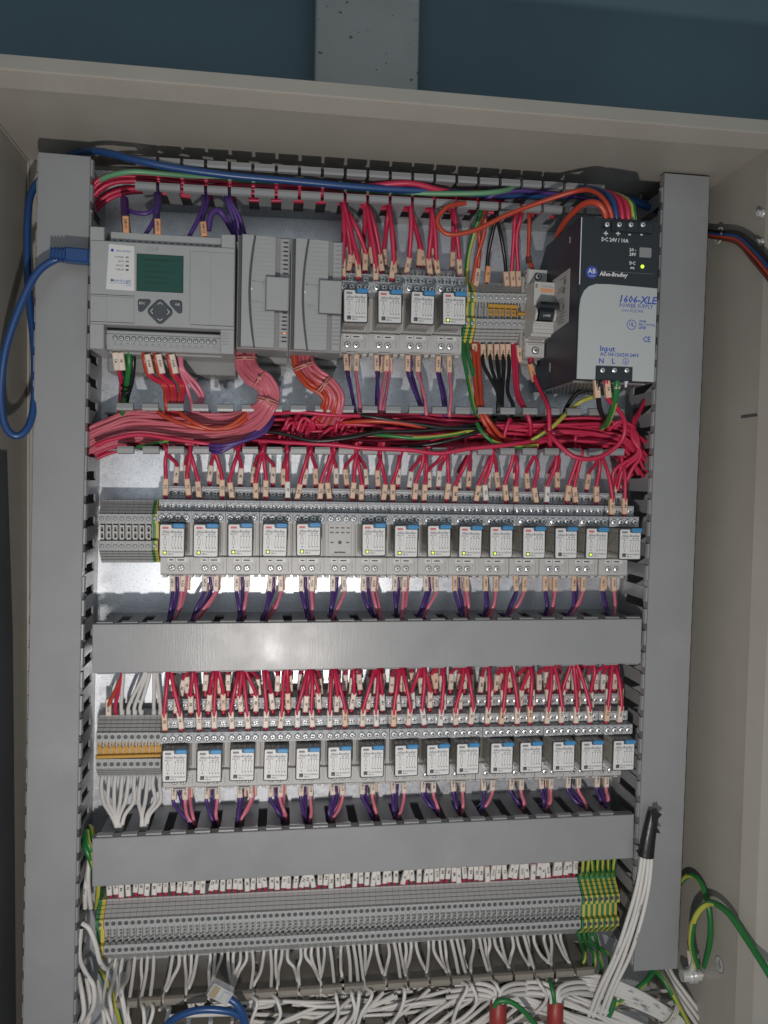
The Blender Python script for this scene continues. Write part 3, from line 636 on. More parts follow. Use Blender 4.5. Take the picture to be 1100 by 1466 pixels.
build_module('output_module', 'grey expansion module marked RELAY OUTPUT, left of the upper relays', 77, 5.5, ('RELAY', 'OUTPUT'), -1)
# ------------------------------------------------------------------ breaker
def build_mcb():
    c = at(783, 440, 70); t = thing('circuit_breaker', 'white miniature circuit breaker with black toggle between terminal blocks and power supply', 'circuit breaker', (c[0]-1.2, c[1], 0), -.012)
    w = 9.3
    b = MB()
    prof = [(-39.5, 8), (39.5, 8), (39.5, 44), (24.6, 44), (24.6, 46), (22.8, 64), (22.8, 66), (-21.5, 66), (-21.5, 62), (-23.6, 60), (-23.6, 44), (-39.5, 44)]
    b.px(prof, -w, w, 'mcb'); b.build('case', t)
    k = MB()
    for y0, y1 in ((24.8, 39.2), (-39.2, -26.6)): k.box(-w+.4, w-.4, y0, y1, 44, 46.2, 'mcb', .6)
    k.build('terminal_shoulder', t)
    for y in (32.6, -33.8):
        m = MB().cyl(0.2, y, 46.2, 46.4, 3.6, 'slot', 14).build('screw_well', t); screw(m, .2, y, 46.3, 3)
        MB().tube([(5+.1*math.sin(a), y+4.4*math.sin(a), 46.3) if 0 else (.2+5.6*math.cos(a), y+5.2*math.sin(a), 46.3) for a in (-.9, -.4, 0, .4, .9)], .14, 'mcbd', 4, 3).build('well_rim', t)
    m = MB()
    for y in (-24.7, -27.6): m.box(-w+3, w-3, y-.5, y+.5, 46.2, 46.25, 'mcbd') if y > -26 else m.box(-w+2.5, w-2.5, -29, -28, 46.2, 46.3, 'mcbd')
    for y in (-15.4, -18.4): m.box(-w+.4, w-.4, y-.25, y+.25, 66, 66.1, 'mcbd')
    m.build('case_groove', t)
    hh = 66.08
    f = MB().box(-3.9, w-.8, 2.6, 21.2, 66, hh, 'stick').build('front_label', t)
    MB().box(-3.6, w-1.2, 13.9, 17.4, hh, hh+.05, 'ora').build('orange_band', f)
    text('MERLIN GERIN', 1.7, 'inkg', parent=f, loc=(2.4, 19, hh+.06), sx=.9); text('C60N', 2.3, 'inkg', parent=f, loc=(-.6, 11.6, hh+.06)); text('C16', 2.0, 'inkg', parent=f, loc=(-1.6, 8.3, hh+.06))
    text('240V 415V', 1.3, 'inkg', parent=f, loc=(-.4, 6, hh+.06)); text('IEC 60947-2', 1.3, 'inkg', parent=f, loc=(0, 4.2, hh+.06))
    MB().tube([(4.6, 11.5, hh+.1), (7, 11.4, hh+.1), (7.4, 7, hh+.1), (6.9, 5.5, hh+.1), (7.8, 4, hh+.1)], .13, 'inkg', 4, 3).build('printed_line', f)
    MB().box(-8.4, -6.4, 17.6, 21, 66, 66.1, 'inkg').build('printed_mark', t)
    r = MB()
    for s in (-1, 1): r.px([(-12.4, 66), (2, 66), (-1, 71.5), (-6, 73.5), (-11, 71)][::-1] if 0 else [(-12.4, 66), (-11, 71), (-6, 73.5), (-1, 71.5), (2, 66)][::-1], s*8.6-.9, s*8.6+.9, 'mcb')
    r.box(-w+.3, w-.3, -14, -12.2, 66, 69.5, 'mcb', .4); r.build('toggle_guard', t)
    g = MB(); g.px([(-11.6, 66), (-11, 72), (-5, 75.5), (-.6, 74.5), (-.6, 66)][::-1], -6.4, 6.4, 'psub'); g.px([(-2.8, 70), (-2.8, 81), (-.6, 82.5), (2.6, 80), (3, 70)][::-1], -8.3, 8.3, 'psub'); g = g.build('toggle', t)
    x = text('I-ON', 3.3, 'inkw', parent=g, loc=(0, -8.2, 75.0), bold=.03, sx=.85)
    x.rotation_euler = (math.radians(-25), 0, 0) if 0 else (math.radians(30), 0, 0)
    d = MB()
    d.box(-12.6, -w-.02, -30, 34, 8, 40, 'mcbd', 1)
    for y in (33, 24, -22, -37): d.box(-10.6, -w, y-2, y+2, 40, 45, 'mcbd', .5)
    d.build('side_stop', t)
    MB().box(-8, 8, -43.5, -39.5, 14, 30, 'mcbd', 1).build('rail_clip', t)
build_mcb()
# ------------------------------------------------------------------ power supply
def build_psu():
    x0, y0 = 239.4, 85; w, h, D = 67.2, 130.6, 124.
    t = thing('power_supply', 'black and white DC power supply beside the right duct', 'power supply', (x0, y0, 0), -.004)
    b = MB(); b.px([(0, 22), (0, 118), (2, D-1.2), (h, D-1.2), (h, 40), (h-18, 22)][::-1], .8, w-.8, 'psub'); b.build('case', t)
    MB().px([(.3, 18), (.3, 122), (h-.1, 122), (h-.1, 40), (h-18, 22)][::-1], 0, .78, 'psul').build('side_sheet', t)
    MB().box(2, w-2, -1.2, -.05, 26, 112, 'mesh').build('vent_grille', t)
    v = MB()
    for j in range(16):
        for i in range(16): v.box(4.5+i*3.6+(j % 2)*1.8, 6.7+i*3.6+(j % 2)*1.8, -1.3, -1.22, 28+j*5, 30.6+j*5, 'hole')
    v.build('vent_holes', t)
    f = MB().box(0, w, 0, h, D-1.15, D, 'psub', .4).build('front_plate', t)
    MB().box(.05, .7, 76, h-1, D, D+.25, 'steel').build('edge_strip', t)
    # white lower panel with a swept corner
    pl = [(.4, 0), (w-.3, 0), (w-.3, 76.4), (26, 77.6), (14, 77.2), (8, 75), (4, 71), (1.6, 65), (.6, 57)]
    wp = MB().ph(pl, D, D+1.0, 'psuw', .3).build('white_panel', t)
    z = D+.06
    def pp(px, py): p = at(px, py, D); return p[0]-x0, p[1]-y0
    k = MB(); k.box(25.5, 61, h-10.5, h-2.2, D, D+2.2, 'psub', .5); tbk = k.build('output_terminals', t)
    for i, px in enumerate((867, 884.5, 901, 918)):
        p = pp(px, 322.5); screw(tbk, p[0], p[1], D+2.1, 2); q = pp(px, 334.5); text('++--'[i], 6.5, 'inkw', parent=f, loc=(*q, z), bold=.22)
        MB().box(p[0]-3.6, p[0]-3.3, p[1]-4, p[1]+4, D+2.2, D+3, 'psub').build('partition', tbk)
    text('DC 24V / 10A', 4.3, 'inkw', parent=f, loc=(*pp(880, 343.5), z), bold=.10, sx=.92)
    text('24 -\n28V', 3.6, 'inkw', parent=f, loc=(*pp(905.5, 360.5), z), bold=.1); text('DC\non', 3.6, 'inkw', parent=f, loc=(*pp(905, 379.5), z), bold=.1)
    p = pp(923.5, 361); MB().ph(rrect(p[0]-5.2, p[0]+5.2, p[1]-4, p[1]+4, 1), D, D+.8, 'plcd', .3).build('adjuster_cover', t)
    p = pp(919.5, 381); MB().cyl(p[0], p[1], D, D+.9, 1.6, 'led', 10, 1.1).build('indicator_lamp', t)
    p = pp(847, 389.5); MB().cyl(p[0], p[1], D, D+.35, 5.0, 'inkb', 24).build('logo_disc', t)
    text('AB', 5.6, 'inkw', parent=f, loc=(p[0], p[1]+.7, D+.4), bold=.05); text('QUALITY', 1.5, 'inkw', parent=f, loc=(p[0], p[1]-3.0, D+.4))
    text('Allen-Bradley', 4.8, 'inkw', parent=f, loc=(*pp(878, 392.7), z), bold=.12, shear=.15, sx=.9)
    a, c = pp(860, 387.5), pp(936, 390); MB().box(a[0], c[0], a[1]-.12, a[1]+.12, D, D+.05, 'inkg').build('front_line', t)
    z = D+1.06; B = dict(parent=wp)
    text('1606-XLE', 8.4, 'inkb', loc=(*pp(911.5, 429.5), z), bold=.19, shear=.2, sx=.97, **B); text('POWER SUPPLY', 4.5, 'inkb', loc=(*pp(910, 438.3), z), sx=.92, bold=.05, **B); text('1606-XLE240E', 3.5, 'inkb', loc=(*pp(904.5, 445), z), sx=.92, **B)
    p = pp(903.5, 464.8); r = MB(); r.cyl(*p, D+1, D+1.05, 4.1, 'inkb', 22); r.cyl(*p, D+1.05, D+1.1, 3.5, 'psuw', 22); r.build('certification_ring', wp); text('UL', 4.6, 'inkb', loc=(p[0], p[1], D+1.15), bold=.12, sx=.8, **B)
    for i, s in enumerate(('18WM', 'IND.CONT.EQ.', 'LISTED')): text(s, 2.6, 'inkb', loc=(*pp(913.5, 459.8+i*4.6), z), al='LEFT', sx=.85, bold=.1 if i == 2 else .05, **B)
    text('CE', 6.4, 'inkb', loc=(*pp(925, 486), z), sx=.9, bold=.12, **B); text('Input', 6.2, 'inkb', loc=(*pp(869, 499.5), z), bold=.14, **B)
    text('AC 100-120/200-240V', 4.2, 'inkb', loc=(*pp(886.5, 508), z), sx=.86, bold=.1, **B)
    text('N', 6, 'inkb', loc=(*pp(860.5, 517), z), bold=.14, **B); text('L', 6, 'inkb', loc=(*pp(877.5, 517.2), z), bold=.14, **B)
    p = pp(895.5, 517.4); r = MB(); r.cyl(*p, D+1, D+1.05, 2.7, 'inkb', 18); r.cyl(*p, D+1.05, D+1.1, 2.3, 'psuw', 18)
    r.box(p[0]-.2, p[0]+.2, p[1]-.2, p[1]+1.6, D+1.1, D+1.16, 'inkb')
    for i, e in enumerate((1.4, .9, .45)): r.box(p[0]-e, p[0]+e, p[1]-.4-i*.6, p[1]-.1-i*.6, D+1.1, D+1.16, 'inkb')
    r.build('earth_mark', wp)
    k = MB(); a = pp(852.5, 524); c = pp(904, 543); k.box(a[0], c[0], c[1]-1.5, a[1], D-1, D+2.6, 'psub', .5); tb2 = k.build('input_terminals', t)
    for px in (861, 878, 895.5): p = pp(px, 530.5); screw(tb2, p[0], p[1], D+2.5, 2)
    p = pp(898, 545); s = MB(); s.cyl(p[0], p[1], D-3, D-.5, 1.6, 'steel', 10); s.tube([(p[0], p[1]-5, D-2), (p[0], p[1]+1, D-2)], 1.2, 'steel', 8, 2); s.build('earth_screw', t)
    # rating sticker on the left side sheet
    sx = -.25; s = MB(); s.px([(64, 60), (47, 60), (50, 103), (94.6, 103), (94.6, 60)][::-1], sx, -.01, 'stick'); s = s.build('rating_sticker', t)
    q = MB()
    for i in range(16):
        y = 90-i*2.5; q.box(sx-.05, sx-.005, y-.5, y+.5, 74+U(0, 8), 96-U(0, 6), 'inkg') if i not in (1, 2, 5, 6, 9, 10) else None
    for y, hh in ((86, 92), (79, 90), (66, 80), (66, 90)): q.box(sx-.05, sx-.005, y-2.4, y+2.4, hh-3, hh+3, 'inkg')
    q.build('rating_print', s)
    m = MB(); m.box(-.3, -.01, 14, 22, 60, 61, 'steel'); m.box(-.3, -.01, 116, 121, 100, 101, 'steel'); m.build('side_slot', t)
build_psu()
# ------------------------------------------------------------------ wires and their markers
def pt(q): return at(*q) if len(q) == 3 else q[:3]
def wire(name, label, k, pts, r=1.75, group=None, marks=(), stripe=None, cat='wire', sub=5, n=7):
    "marks: (X, Y, h, length, angle, print, material[, width])"
    o = pts[0]; m = MB(); m.tube([(p[0]-o[0], p[1]-o[1], p[2]-o[2]) for p in pts], r, k, 8 if stripe else n, sub, stripe)
    t = tag(m.build(name, None, o), label, cat, group)
    for q in marks:
        x, y, h, L, a, s, mk = q[:7]; w = q[7] if len(q) > 7 else 4.7
        e = MKM.get((L, mk, w))
        if not e:
            b = MB(); b.box(-w/2, w/2, -L/2, L/2, -2.1, 2.1, mk, .7)
            e = MKM[L, mk, w] = b.mesh('wire_marker')
        e = inst(e, 'wire_marker', t, (x-o[0], y-o[1], h-o[2]), a)
        if s: text(s, 3.0 if len(s) < 4 else 2.7, 'ink', 'marker_print', e, (0, 0, 2.16), -math.pi/2, .10)
    if k == 'white' and cat == 'cable' and random.random() < .55:
        P = spline(pts, sub); i = int(len(P)*U(.35, .65)); d = P[i+1]-P[i-1]; s = random.choice(('1YV 0.1', 'CABLE 1.5', '17G 0.5', '1TV3', 'LSZH 1.0'))
        a = math.atan2(d.y, d.x); a = a-math.pi if abs(a) > math.pi/2 else a
        p = P[i]; text(s, 2.4, 'ink', 'cable_print', t, (p.x-o[0], p.y-o[1], p.z-o[2]+(r if not callable(r) else 2)+.05), a, .03)
    return t
MKM = {}
def slotx(D, x, pitch=20.4, lip=13, first=20, ext=20):
    x0 = D[0]-ext+first+lip+(pitch-lip)/2
    return x0+round((x-x0)/pitch)*pitch
def yd(A, B, x): return A[1]+(B[1]-A[1])*(x-A[0])/(B[0]-A[0])
RN = ('upper', 'middle', 'lower')
def drop_top(r, i, dx, dy, h, k, label, mtext, mk, D, gx, L, group, jx=0., r_=1.75, long=0.):
    "a wire from a duct slot at (gx) down to a terminal opening of socket (r, i), with a marker on its end"
    sx, yb = SP[r, i]; x, y = sx+dx, yb+dy; top = D(gx); hw = top[2]
    ym_ = y+L/2+.8+long; tilt = U(-.07, .07)+.010*max(-12, min(12, gx-x))*.6
    xm = x+jx+math.sin(tilt)*L*.5
    pts = [(gx+U(-6, 6), top[1]+top[3], hw-14+U(-6, 4)), (gx+U(-1.2, 1.2), top[1], hw-4+U(-8, 4)), (gx*.55+xm*.45+U(-1, 1), top[1]*.55+(ym_+L/2)*.45, (hw+h)/2+U(0, 6)), (xm+(xm-x)*.9, ym_+L*.62, h+1), (xm, ym_, h), (x, y-1, h-.5)]
    return wire('red_wire', label, k, pts, r_, group, [(xm, ym_, h, L, -math.atan2(xm-x, L/2) if 0 else math.atan2(-(xm-x), L/2), mtext, mk)])
# --- middle row, top: from the open duct above
def D2low(x): return (x, yd(D2a, D2b, x)-16.5, 56, 9)
LB = 'CDEFGHJKLMNOPQA'
for i in range(15):
    sx, yb = SP[1, i]; c = LB[i]; so = ORD[i]
    if i < 14:
        js = [(-10.05, 33.2, 45.5, '5'+c, 'tan'), (9.75, 33.2, 45.5, '7'+c, 'tan'), (-3.4, 44.6, 28, '4'+c, 'crm'), (6.6, 44.6, 28, '6'+c, 'tan')]
    else: js = [(-10.05, 23.8, 59, '5A', 'tan'), (3.2, 23.8, 59, '8A', 'tan'), (-3.4, 33.2, 45, '6A', 'tan'), (9.7, 44.6, 28, '7A', 'crm')]
    for j, (dx, dy, h, s, mk) in enumerate(js):
        gx = slotx(D2a, sx+dx+U(-5, 5)); gx = min(gx, 318)
        lab = 'red wire marked %s entering the %s socket of the middle row' % (s, so)
        drop_top(1, i, dx+(U(-.8, .8)), dy, h, 'red', lab, s, mk if random.random() > .12 else 'wht', D2low, gx, 14.5, 'red wires into the middle relay sockets', U(-1, 1), long=U(0, 3) if j < 2 else U(1, 4))
# --- lower row, top: out of the covered duct
def D3low(x): return (x, yd(D3a, D3b, x)-14, 50, 5)
LC = 'BCDEFGHJKLMNOPQ'
for i in range(15):
    sx, yb = SP[2, i]; c = LC[i]; so = ORD[i]
    for j, (dx, dy, h, s) in enumerate(((-10.05, 23.8, 60, '5'+c), (3.2, 23.8, 60, '6'+c), (-3.4, 33.2, 46, '7'+c), (9.8, 33.2, 46, '8'+c), (-8, 44.6, 29, '3'+c), (5.5, 44.6, 29, '9'+c), (-.6, 44.6, 29, '2'+c), (11.4, 44.6, 29, '4'+c))):
        gx = slotx(D3a, sx+dx*.4+U(-4, 4), 20.2, 13, 3, 0)
        lab = 'red wire marked %s entering the %s socket of the lower row' % (s, so)
        drop_top(2, i, dx+U(-.6, .6), dy, h, 'red', lab, s, random.choice(('crm', 'crm', 'crm', 'wht', 'tan')), D3low, gx, 15, 'red wires into the lower relay sockets', U(-.8, .8), long=U(0, 1.5) if j < 2 else U(0, 5))
# --- upper row, top
def D1low(x): return (x, yd(D1a, D1b, x)-10.5, 58, 6)
def s1(x): return slotx(D1a, x, 19.3, 16.6, .2, 0)
js = [(0, -10.4, 23.8, 59, '4'), (0, -5, 33.2, 46, '1'), (0, 3.2, 23.8, 59, '4A'), (0, 9.6, 33.2, 46, '5A'), (0, -9, 44.6, 29, ''), (0, 1, 44.6, 29, '8A'), (0, 6.6, 44.6, 29, ''),
      (1, -10.4, 23.8, 59, '4B'), (1, -3.4, 33.2, 46, '1B'), (1, 3.2, 23.8, 59, '4C'), (1, 1.2, 44.6, 29, '1A'), (1, 8, 33.2, 46, '5C'), (1, -9.5, 44.6, 29, ''), (1, 12, 44.6, 29, '2C'),
      (2, -10.2, 33.2, 46, '5A'), (2, 8.6, 44.6, 29, '7A'), (2, 11.8, 33.2, 46, '7A'), (2, 4, 44.6, 29, ''),
      (3, -9, 33.2, 46, '5B'), (3, -12, 44.6, 29, '6B'), (3, 7, 44.6, 29, '7'), (3, 11, 33.2, 44, '7B')]
for q, (i, dx, dy, h, s) in enumerate(js):
    gx = s1(SP[0, i][0]+dx*.6+U(-5, 5)-6)
    lab = 'red wire %s entering the %s socket of the upper row%s' % ('marked '+s if s else 'with a blank marker', ORD[i], ', front layer' if h > 50 else ', middle layer' if h > 40 else ', %s' % ('left back' if dx < 0 else 'right back'))
    drop_top(0, i, dx, dy, h, 'red', lab, s, 'tan', D1low, gx, 15, 'red wires into the upper relay sockets', U(-1, 1), 2.1, long=U(0, 4))
# --- coil wires below the sockets: violet pair and a pink one each
def coil(r, i, Dp, txt, gx, mk):
    sx, yb = SP[r, i]; y = yb-33.4; so = ORD[i]; D = Dp(gx); hs = D[2]
    for j, (dx, h, k, s) in enumerate(((-5.2, 33, 'viol', '24DC-'), (-1.4, 27, 'viol', None), (4.4, 34, 'rose', txt), (6.6, 26, 'rose', None))):
        if j == 3 and (i*7+r) % 3 == 0: continue
        x = sx+dx+U(-.5, .5); L = 15; a = U(-.08, .08)+.02*(j < 2); xm = x+math.sin(a)*L/2
        cn = 'violet' if k == 'viol' else 'pink'
        mks = [(xm, y-L/2+(0 if r < 2 else 2), h, L, a, s, mk)] if s else [(xm+U(-1, 1.5), y-L/2, h-1.5, L, a*.5, '', 'tan')]
        g2 = gx+(U(-3, -1) if j < 2 else U(-1, 3)); e = .5*(xm+math.sin(a)*L*.5+g2)
        pts = [(x, y+1.5, h-.5), (xm, y-L/2, h), (xm+math.sin(a)*L*.6, y-L*1.05, h+.5), (e+U(-1.5, 1.5), .45*(y-L)+.55*D[1], .5*h+.5*hs+4), (g2, D[1], hs+U(-6, 6)), (g2+U(-4, 4), D[1]-9, hs-12)]
        lab = '%s wire %s under the %s socket of the %s row' % (cn, 'marked '+s if s else 'behind the marked one', so, RN[r])
        wire(cn+'_wire', lab, k, pts, 1.65, '%s coil wires of the %s relays' % (cn, RN[r]), mks)
for i in range(4): 
    sx = SP[0, i][0]; coil(0, i, lambda x: (x, yd(D2a, D2b, x)+16.5, 50), ('O:0/8', 'O:0/9', 'O:2/0', 'O:2/1')[i], slotx(D2a, sx+4), 'tan')
for i in range(15):
    sx = SP[1, i][0]; coil(1, i, lambda x: (x, yd(D3a, D3b, x)+17, 38), 'O:2/%d' % (i+2) if i < 14 else 'O:0/1', slotx(D3a, sx-3+U(-4, 4), 20.2, 13, 3, 0), 'crm' if i < 9 else 'tan')
    sx = SP[2, i][0]; coil(2, i, lambda x: (x, yd(D4a, D4b, x)+17, 38), 'O:1/%d' % i, slotx(D4a, sx+U(-4, 4), 20.2, 13, 3, 0), 'crm')
# --- long bottom row: marked stubs above, white wires below
random.seed(5)
for i in range(80):
    x, y = PD[i]; s = MARKD[i]; c = LET[i//5]; a = U(-.12, .12) if random.random() < .8 else U(-.3, .3); dy = U(-1.5, 2.5); L = 15
    xm = x+U(-.8, .8)
    lab = mk_lab(i, 'dark red wire with white marker')
    h = 33+U(-2, 2); y0 = y+27
    wire('marked_wire', lab, 'red', [(x, y0-1, 25), (xm, y0+4+dy, 30), (xm-math.sin(a)*8, y0+12+dy, h), (xm-math.sin(a)*16, y0+22, h), (x+U(-3, 3), y0+32, h+4)], 1.5, 'marked wires above the long bottom row',
         [(xm-math.sin(a)*8, y0+12.5+dy, h, L, a, s, 'wht', 4.5)])
    if random.random() < .5: 
        m = MB().box(-1.9, 1.9, -3.5, 3.5, -1.7, 1.7, 'brn', .5); 
for i in range(7):
    x, y = PE[i]; y0 = y+27
    wire('earth_wire', 'green and yellow wire into the %s earth terminal of the bottom row' % ORD[i], 'green', [(x, y0-1, 26), (x+U(-.5, .5), y0+5, 34), (x-U(2, 5), y0+16, 42), (x-U(2, 8), y0+32, 46)], 1.9, 'earth wires above the bottom row', [(x, y0+2.5, 31, 5, 0, '', 'gy1', 4.4)], 'yel')
T5 = lambda x: (x, q0[1]+(q1[1]-q0[1])*(x-q0[0])/(q1[0]-q0[0])-6, 50)
def s5(x): return q0[0]+4+17+1.25+round((x-q0[0]-22.25)/19.5)*19.5
cnt = 0
for i in range(78):
    if i in (3, 8, 9, 15, 24, 30, 37, 45, 52, 60, 67, 73): continue
    x, y = PD[i]; y0 = y-27; g = s5(x+U(-3, 3)); D = T5(g); lo = random.random() < .12
    pts = [(x, y0+1.5, 24+U(-3, 6)), (x+U(-.8, .8), y0-7, 30+U(-3, 5)), (.5*x+.5*g+U(-1, 1), y0-14, 38+U(-2, 6)), (g+U(-1, 1), D[1]+1, 52+U(-6, 6)), (g+U(-5, 5), D[1]-12, 40), (g+U(-15, 15), D[1]-26, 34)]
    if lo: pts = [(x, y0+1.5, 28), (x+U(0, 2), y0-9, 42), (x+U(0, 4), y0-18, 62), (x+U(0, 8), D[1]+1, 74), (x+U(-4, 10), D[1]-16, 74), (x-U(0, 22), D[1]-46, 60)]
    wire('white_wire', mk_lab(i, 'white wire under the block marked'), 'white', pts, U(1.5, 1.75), 'white wires under the long bottom row')
for i, (xx, g, e) in enumerate(((PE[0][0], -2, -14), (PE[1][0], 2, -4), (PE[3][0], -4, 6), (PE[2][0], 10, 4))):
    y0 = PE[0][1]-27; D = T5(xx)
    wire('earth_wire', 'green and yellow wire hanging under the bottom earth terminals, %s from the left' % ORD[i], 'green', [(xx, y0+1, 26), (xx+.5, y0-8, 34), (xx+g, D[1]+8, 50), (xx+g+e*.4, D[1]-4, 52), (xx+g+e, D[1]-24, 40), (xx+g+e*2.5, D[1]-46, 34)], 1.9, 'earth wires under the bottom row', (), 'yel')
# --- white wires of the lower left terminal strip
random.seed(21)
for i in range(10):
    x, y = PC[i]; y0 = y+27; lab = 'white wire into the top of the %s lower left terminal' % ORD[i]; k = 'white'; gx = slotx(D3a, -108 if i > 3 else -146, 20.2, 13, 3, 0)
    if i in (0, 7): continue
    nm, k = ('orange_wire', 'org') if i == 1 else ('red_wire', 'red') if i == 2 else ('white_wire', 'white')
    lab = '%s wire into the top of the %s terminal, lower left strip' % (nm[:-5], ORD[i]); ge = -131 if i < 4 else -108+(i-6)*2.2
    wire(nm, lab, k, [(x, y0-1, 25), (x+U(-.6, .6), y0+8, 30), (.6*x+.4*ge, y0+22, 36), (ge+U(-1, 1), y0+42, 44), (ge, y0+58, 42)], 1.7, 'wires above the lower left terminals', [(x, y0+8, 30, 15, 0, '24DC+', 'crm')] if i == 1 else [(x, y0+2, 26.5, 5, 0, '', 'stick', 4.0)] if k == 'white' else [])
for i in range(10):
    x, y = PC[i]; y0 = y-27; ge = (-133 if i < 6 else -112)+U(-2.5, 2.5); D = (ge, yd(D4a, D4b, ge)+17, 44)
    t = wire('white_wire', 'white wire out of the bottom of the %s terminal, lower left strip' % ORD[i], 'white', [(x, y0+1, 24), (x+U(-.5, .5), y0-8, 30), (x+U(-1, 3), y0-20, 37), (.3*x+.7*ge, D[1]+12, 44), (ge, D[1], 46), (ge-4, D[1]-10, 36)], 1.85, 'white wires under the lower left terminals')
# --- upper terminal blocks
def pw(name, label, k, px, r=1.75, marks=(), stripe=None, group=None, cat='wire', **kw):
    P = [pt(q) for q in px]; mm = []
    for (ax, ay, h, bx, by, s, mk) in marks:
        a, b = at(ax, ay, h), at(bx, by, h); L = round(math.hypot(a[0]-b[0], a[1]-b[1]), 1); ang = math.atan2(b[1]-a[1], b[0]-a[0])+math.pi/2
        mm.append(((a[0]+b[0])/2, (a[1]+b[1])/2, h, L, ang, s, mk))
    return wire(name, label, k, P, r, group, mm, stripe, cat, **kw)
pw('earth_wire', 'green and yellow wire dropping from the top duct to the upper earth terminals', 'green', [(686, 292, 40), (688, 305, 52), (678, 335, 44), (670, 370, 36), (668, 408, 30)], 2.2, (), 'yel')
pw('orange_wire', 'orange wire marked 24DC+ entering the upper terminal blocks', 'org', [(694, 290, 44), (695, 305, 54), (693, 335, 46), (684, 365, 36), (679, 390, 32), (676, 410, 28)], 1.9, [(685, 384, 33, 681, 409, '24DC+', 'tan')])
pw('orange_wire', 'second orange wire close behind the one marked 24DC+', 'org', [(691, 292, 40), (686, 330, 44), (687, 360, 36), (683, 395, 28), (682, 410, 26)], 1.8)
pw('black_wire', 'black wire forking left to the upper terminal blocks', 'black', [(713, 292, 40), (711, 308, 50), (705, 335, 42), (699, 365, 34), (697, 400, 30), (696, 410, 28)], 1.8, [(699.5, 381, 32, 697, 404, 'N', 'ora')])
pw('black_wire', 'black wire forking right to the upper terminal blocks', 'black', [(711, 292, 42), (711, 308, 52), (717, 335, 42), (723, 370, 34), (725, 400, 31), (725, 410, 28)], 1.8, [(724, 389, 33, 726, 409, 'N', 'tan')])
for q, (x, mx, lab) in enumerate(((738, 734, 'left'), (742, 742.5, 'right'))):
    pw('red_wire', '%s of two red wires marked 1A entering the upper terminal blocks' % lab, 'red', [(748-q*6+q*8, 292, 44), (738+q*8, 312, 52), (736+q*4, 340, 44), (733+q*9, 385, 34), (734+q*9, 410, 28)], 1.9, [(mx-.8, 388, 34, mx+1, 410, '1A', 'tan')])
pw('red_wire', 'short red wire dropping into the top of the breaker', 'org', [(757, 300, 50), (758, 315, 52), (757.5, 345, 48), (757, 368, 46), (763, 385, 40)], 1.8, [(757, 367, 46, 758, 376, '', 'brn')])
for q, (x, k, nm) in enumerate(((663, 'green', 'earth_wire'), (670, 'green', 'earth_wire'))):
    pw(nm, '%s green and yellow wire under the upper earth terminals' % ('left', 'right')[q], k, [(x-1, 488, 28), (x+1, 510, 36), (x+8+q*3, 545, 44), (x+16-q*2, 585, 54), (x+30, 606, 50), (x+14+q*40, 625, 40)], 2.1, (), 'yel')
for q in range(2):
    pw('orange_wire', '%s thick orange wire under the upper terminals marked 24DC+' % ('left', 'right')[q], 'org', [(677+q*6, 488, 28), (679+q*6, 515, 36), (681+q*7, 550, 46), (686+q*5, 585, 60), (694+q*8, 605, 62), (706+q*12, 624, 56), (724+q*14, 634, 46), (745, 640, 30)], 2.2, [(679, 492, 32, 680.5, 512, '24DC+', 'tan')] if q == 0 else [])
for q, x in enumerate((691.5, 701.5, 711, 719.5, 727.5)):
    pw('black_wire', 'black wire marked N under the upper terminal blocks, %s from the left' % ORD[q], 'black', [(x-1, 489, 28), (x, 505, 33), (x+2, 525, 38), (712+q*2.5 if q < 4 else 727, 560, 46), (713+q*2 if q < 4 else 735, 583, 52), (712+q*3, 605, 44), (700-q*6, 616, 36)], 1.8, [(x, 492.5, 33, x+.5, 515, 'N', 'tan')], group='black wires marked N under the upper blocks')
pw('red_wire', 'red wire marked 1A just left of the breaker, running down to the duct', 'red', [(738, 489, 28), (740, 520, 36), (742, 560, 46), (752, 585, 60), (757, 600, 60), (762, 620, 50)], 1.9, [(743, 494, 34, 744, 519, '1A', 'tan')])
pw('red_wire', 'red wire beside the breaker wire, curving into the duct', 'red', [(735, 489, 26), (736, 530, 36), (741, 570, 46), (754, 590, 62), (760, 612, 60), (757, 640, 40)], 1.9)
pw('red_wire', 'red wire marked 1A from the bottom of the breaker down to the duct', 'red', [(760, 512, 40), (762, 530, 42), (772, 555, 52), (784, 580, 68), (786.5, 600, 70), (787, 622, 68), (789, 642, 56), (795, 650, 30)], 2.1, [(759, 521, 44, 766, 546, '1A', 'ora')])
# power supply wires
pw('black_wire', 'black wire marked N under the power supply', 'black', [(856, 542, 122), (856, 556, 120), (859, 585, 100), (868, 602, 72), (876, 610, 40)], 2.2, [(854, 544, 121, 856, 569.5, 'N', 'tan')])
pw('red_wire', 'red wire marked 1A looping from the power supply across the duct', 'red', [(868, 542, 122), (869, 556, 120), (871, 571, 114), (883, 583, 104), (894, 602, 92), (893, 625, 86), (878, 643, 84), (852, 656, 84), (824, 654.5, 84), (802, 638, 80), (787, 621, 72), (778, 608, 50)], 2.1, [(869, 544, 121, 871.5, 569.5, '1A', 'tan')])
pw('earth_wire', 'green and yellow wire with a clear ferrule under the power supply', 'green', [(884, 542, 122), (883, 556, 120), (879, 580, 108), (870, 605, 84), (862, 612, 66)], 2.8, [(884, 547, 121, 883.5, 557, '', 'tiew')], 'yel')
pw('black_wire', 'black wire arching behind the power supply input wires', 'black', [(805, 606, 40), (812, 582, 52), (828, 562, 62), (848, 557, 70), (860, 556, 74)], 2.0)
pw('earth_wire', 'yellow and green wire arching beside the black one below the power supply', 'yel', [(735, 640, 30), (762, 630, 60), (790, 612, 64), (815, 588, 58), (832, 575, 60), (850, 568, 68)], 2.0, (), 'green')
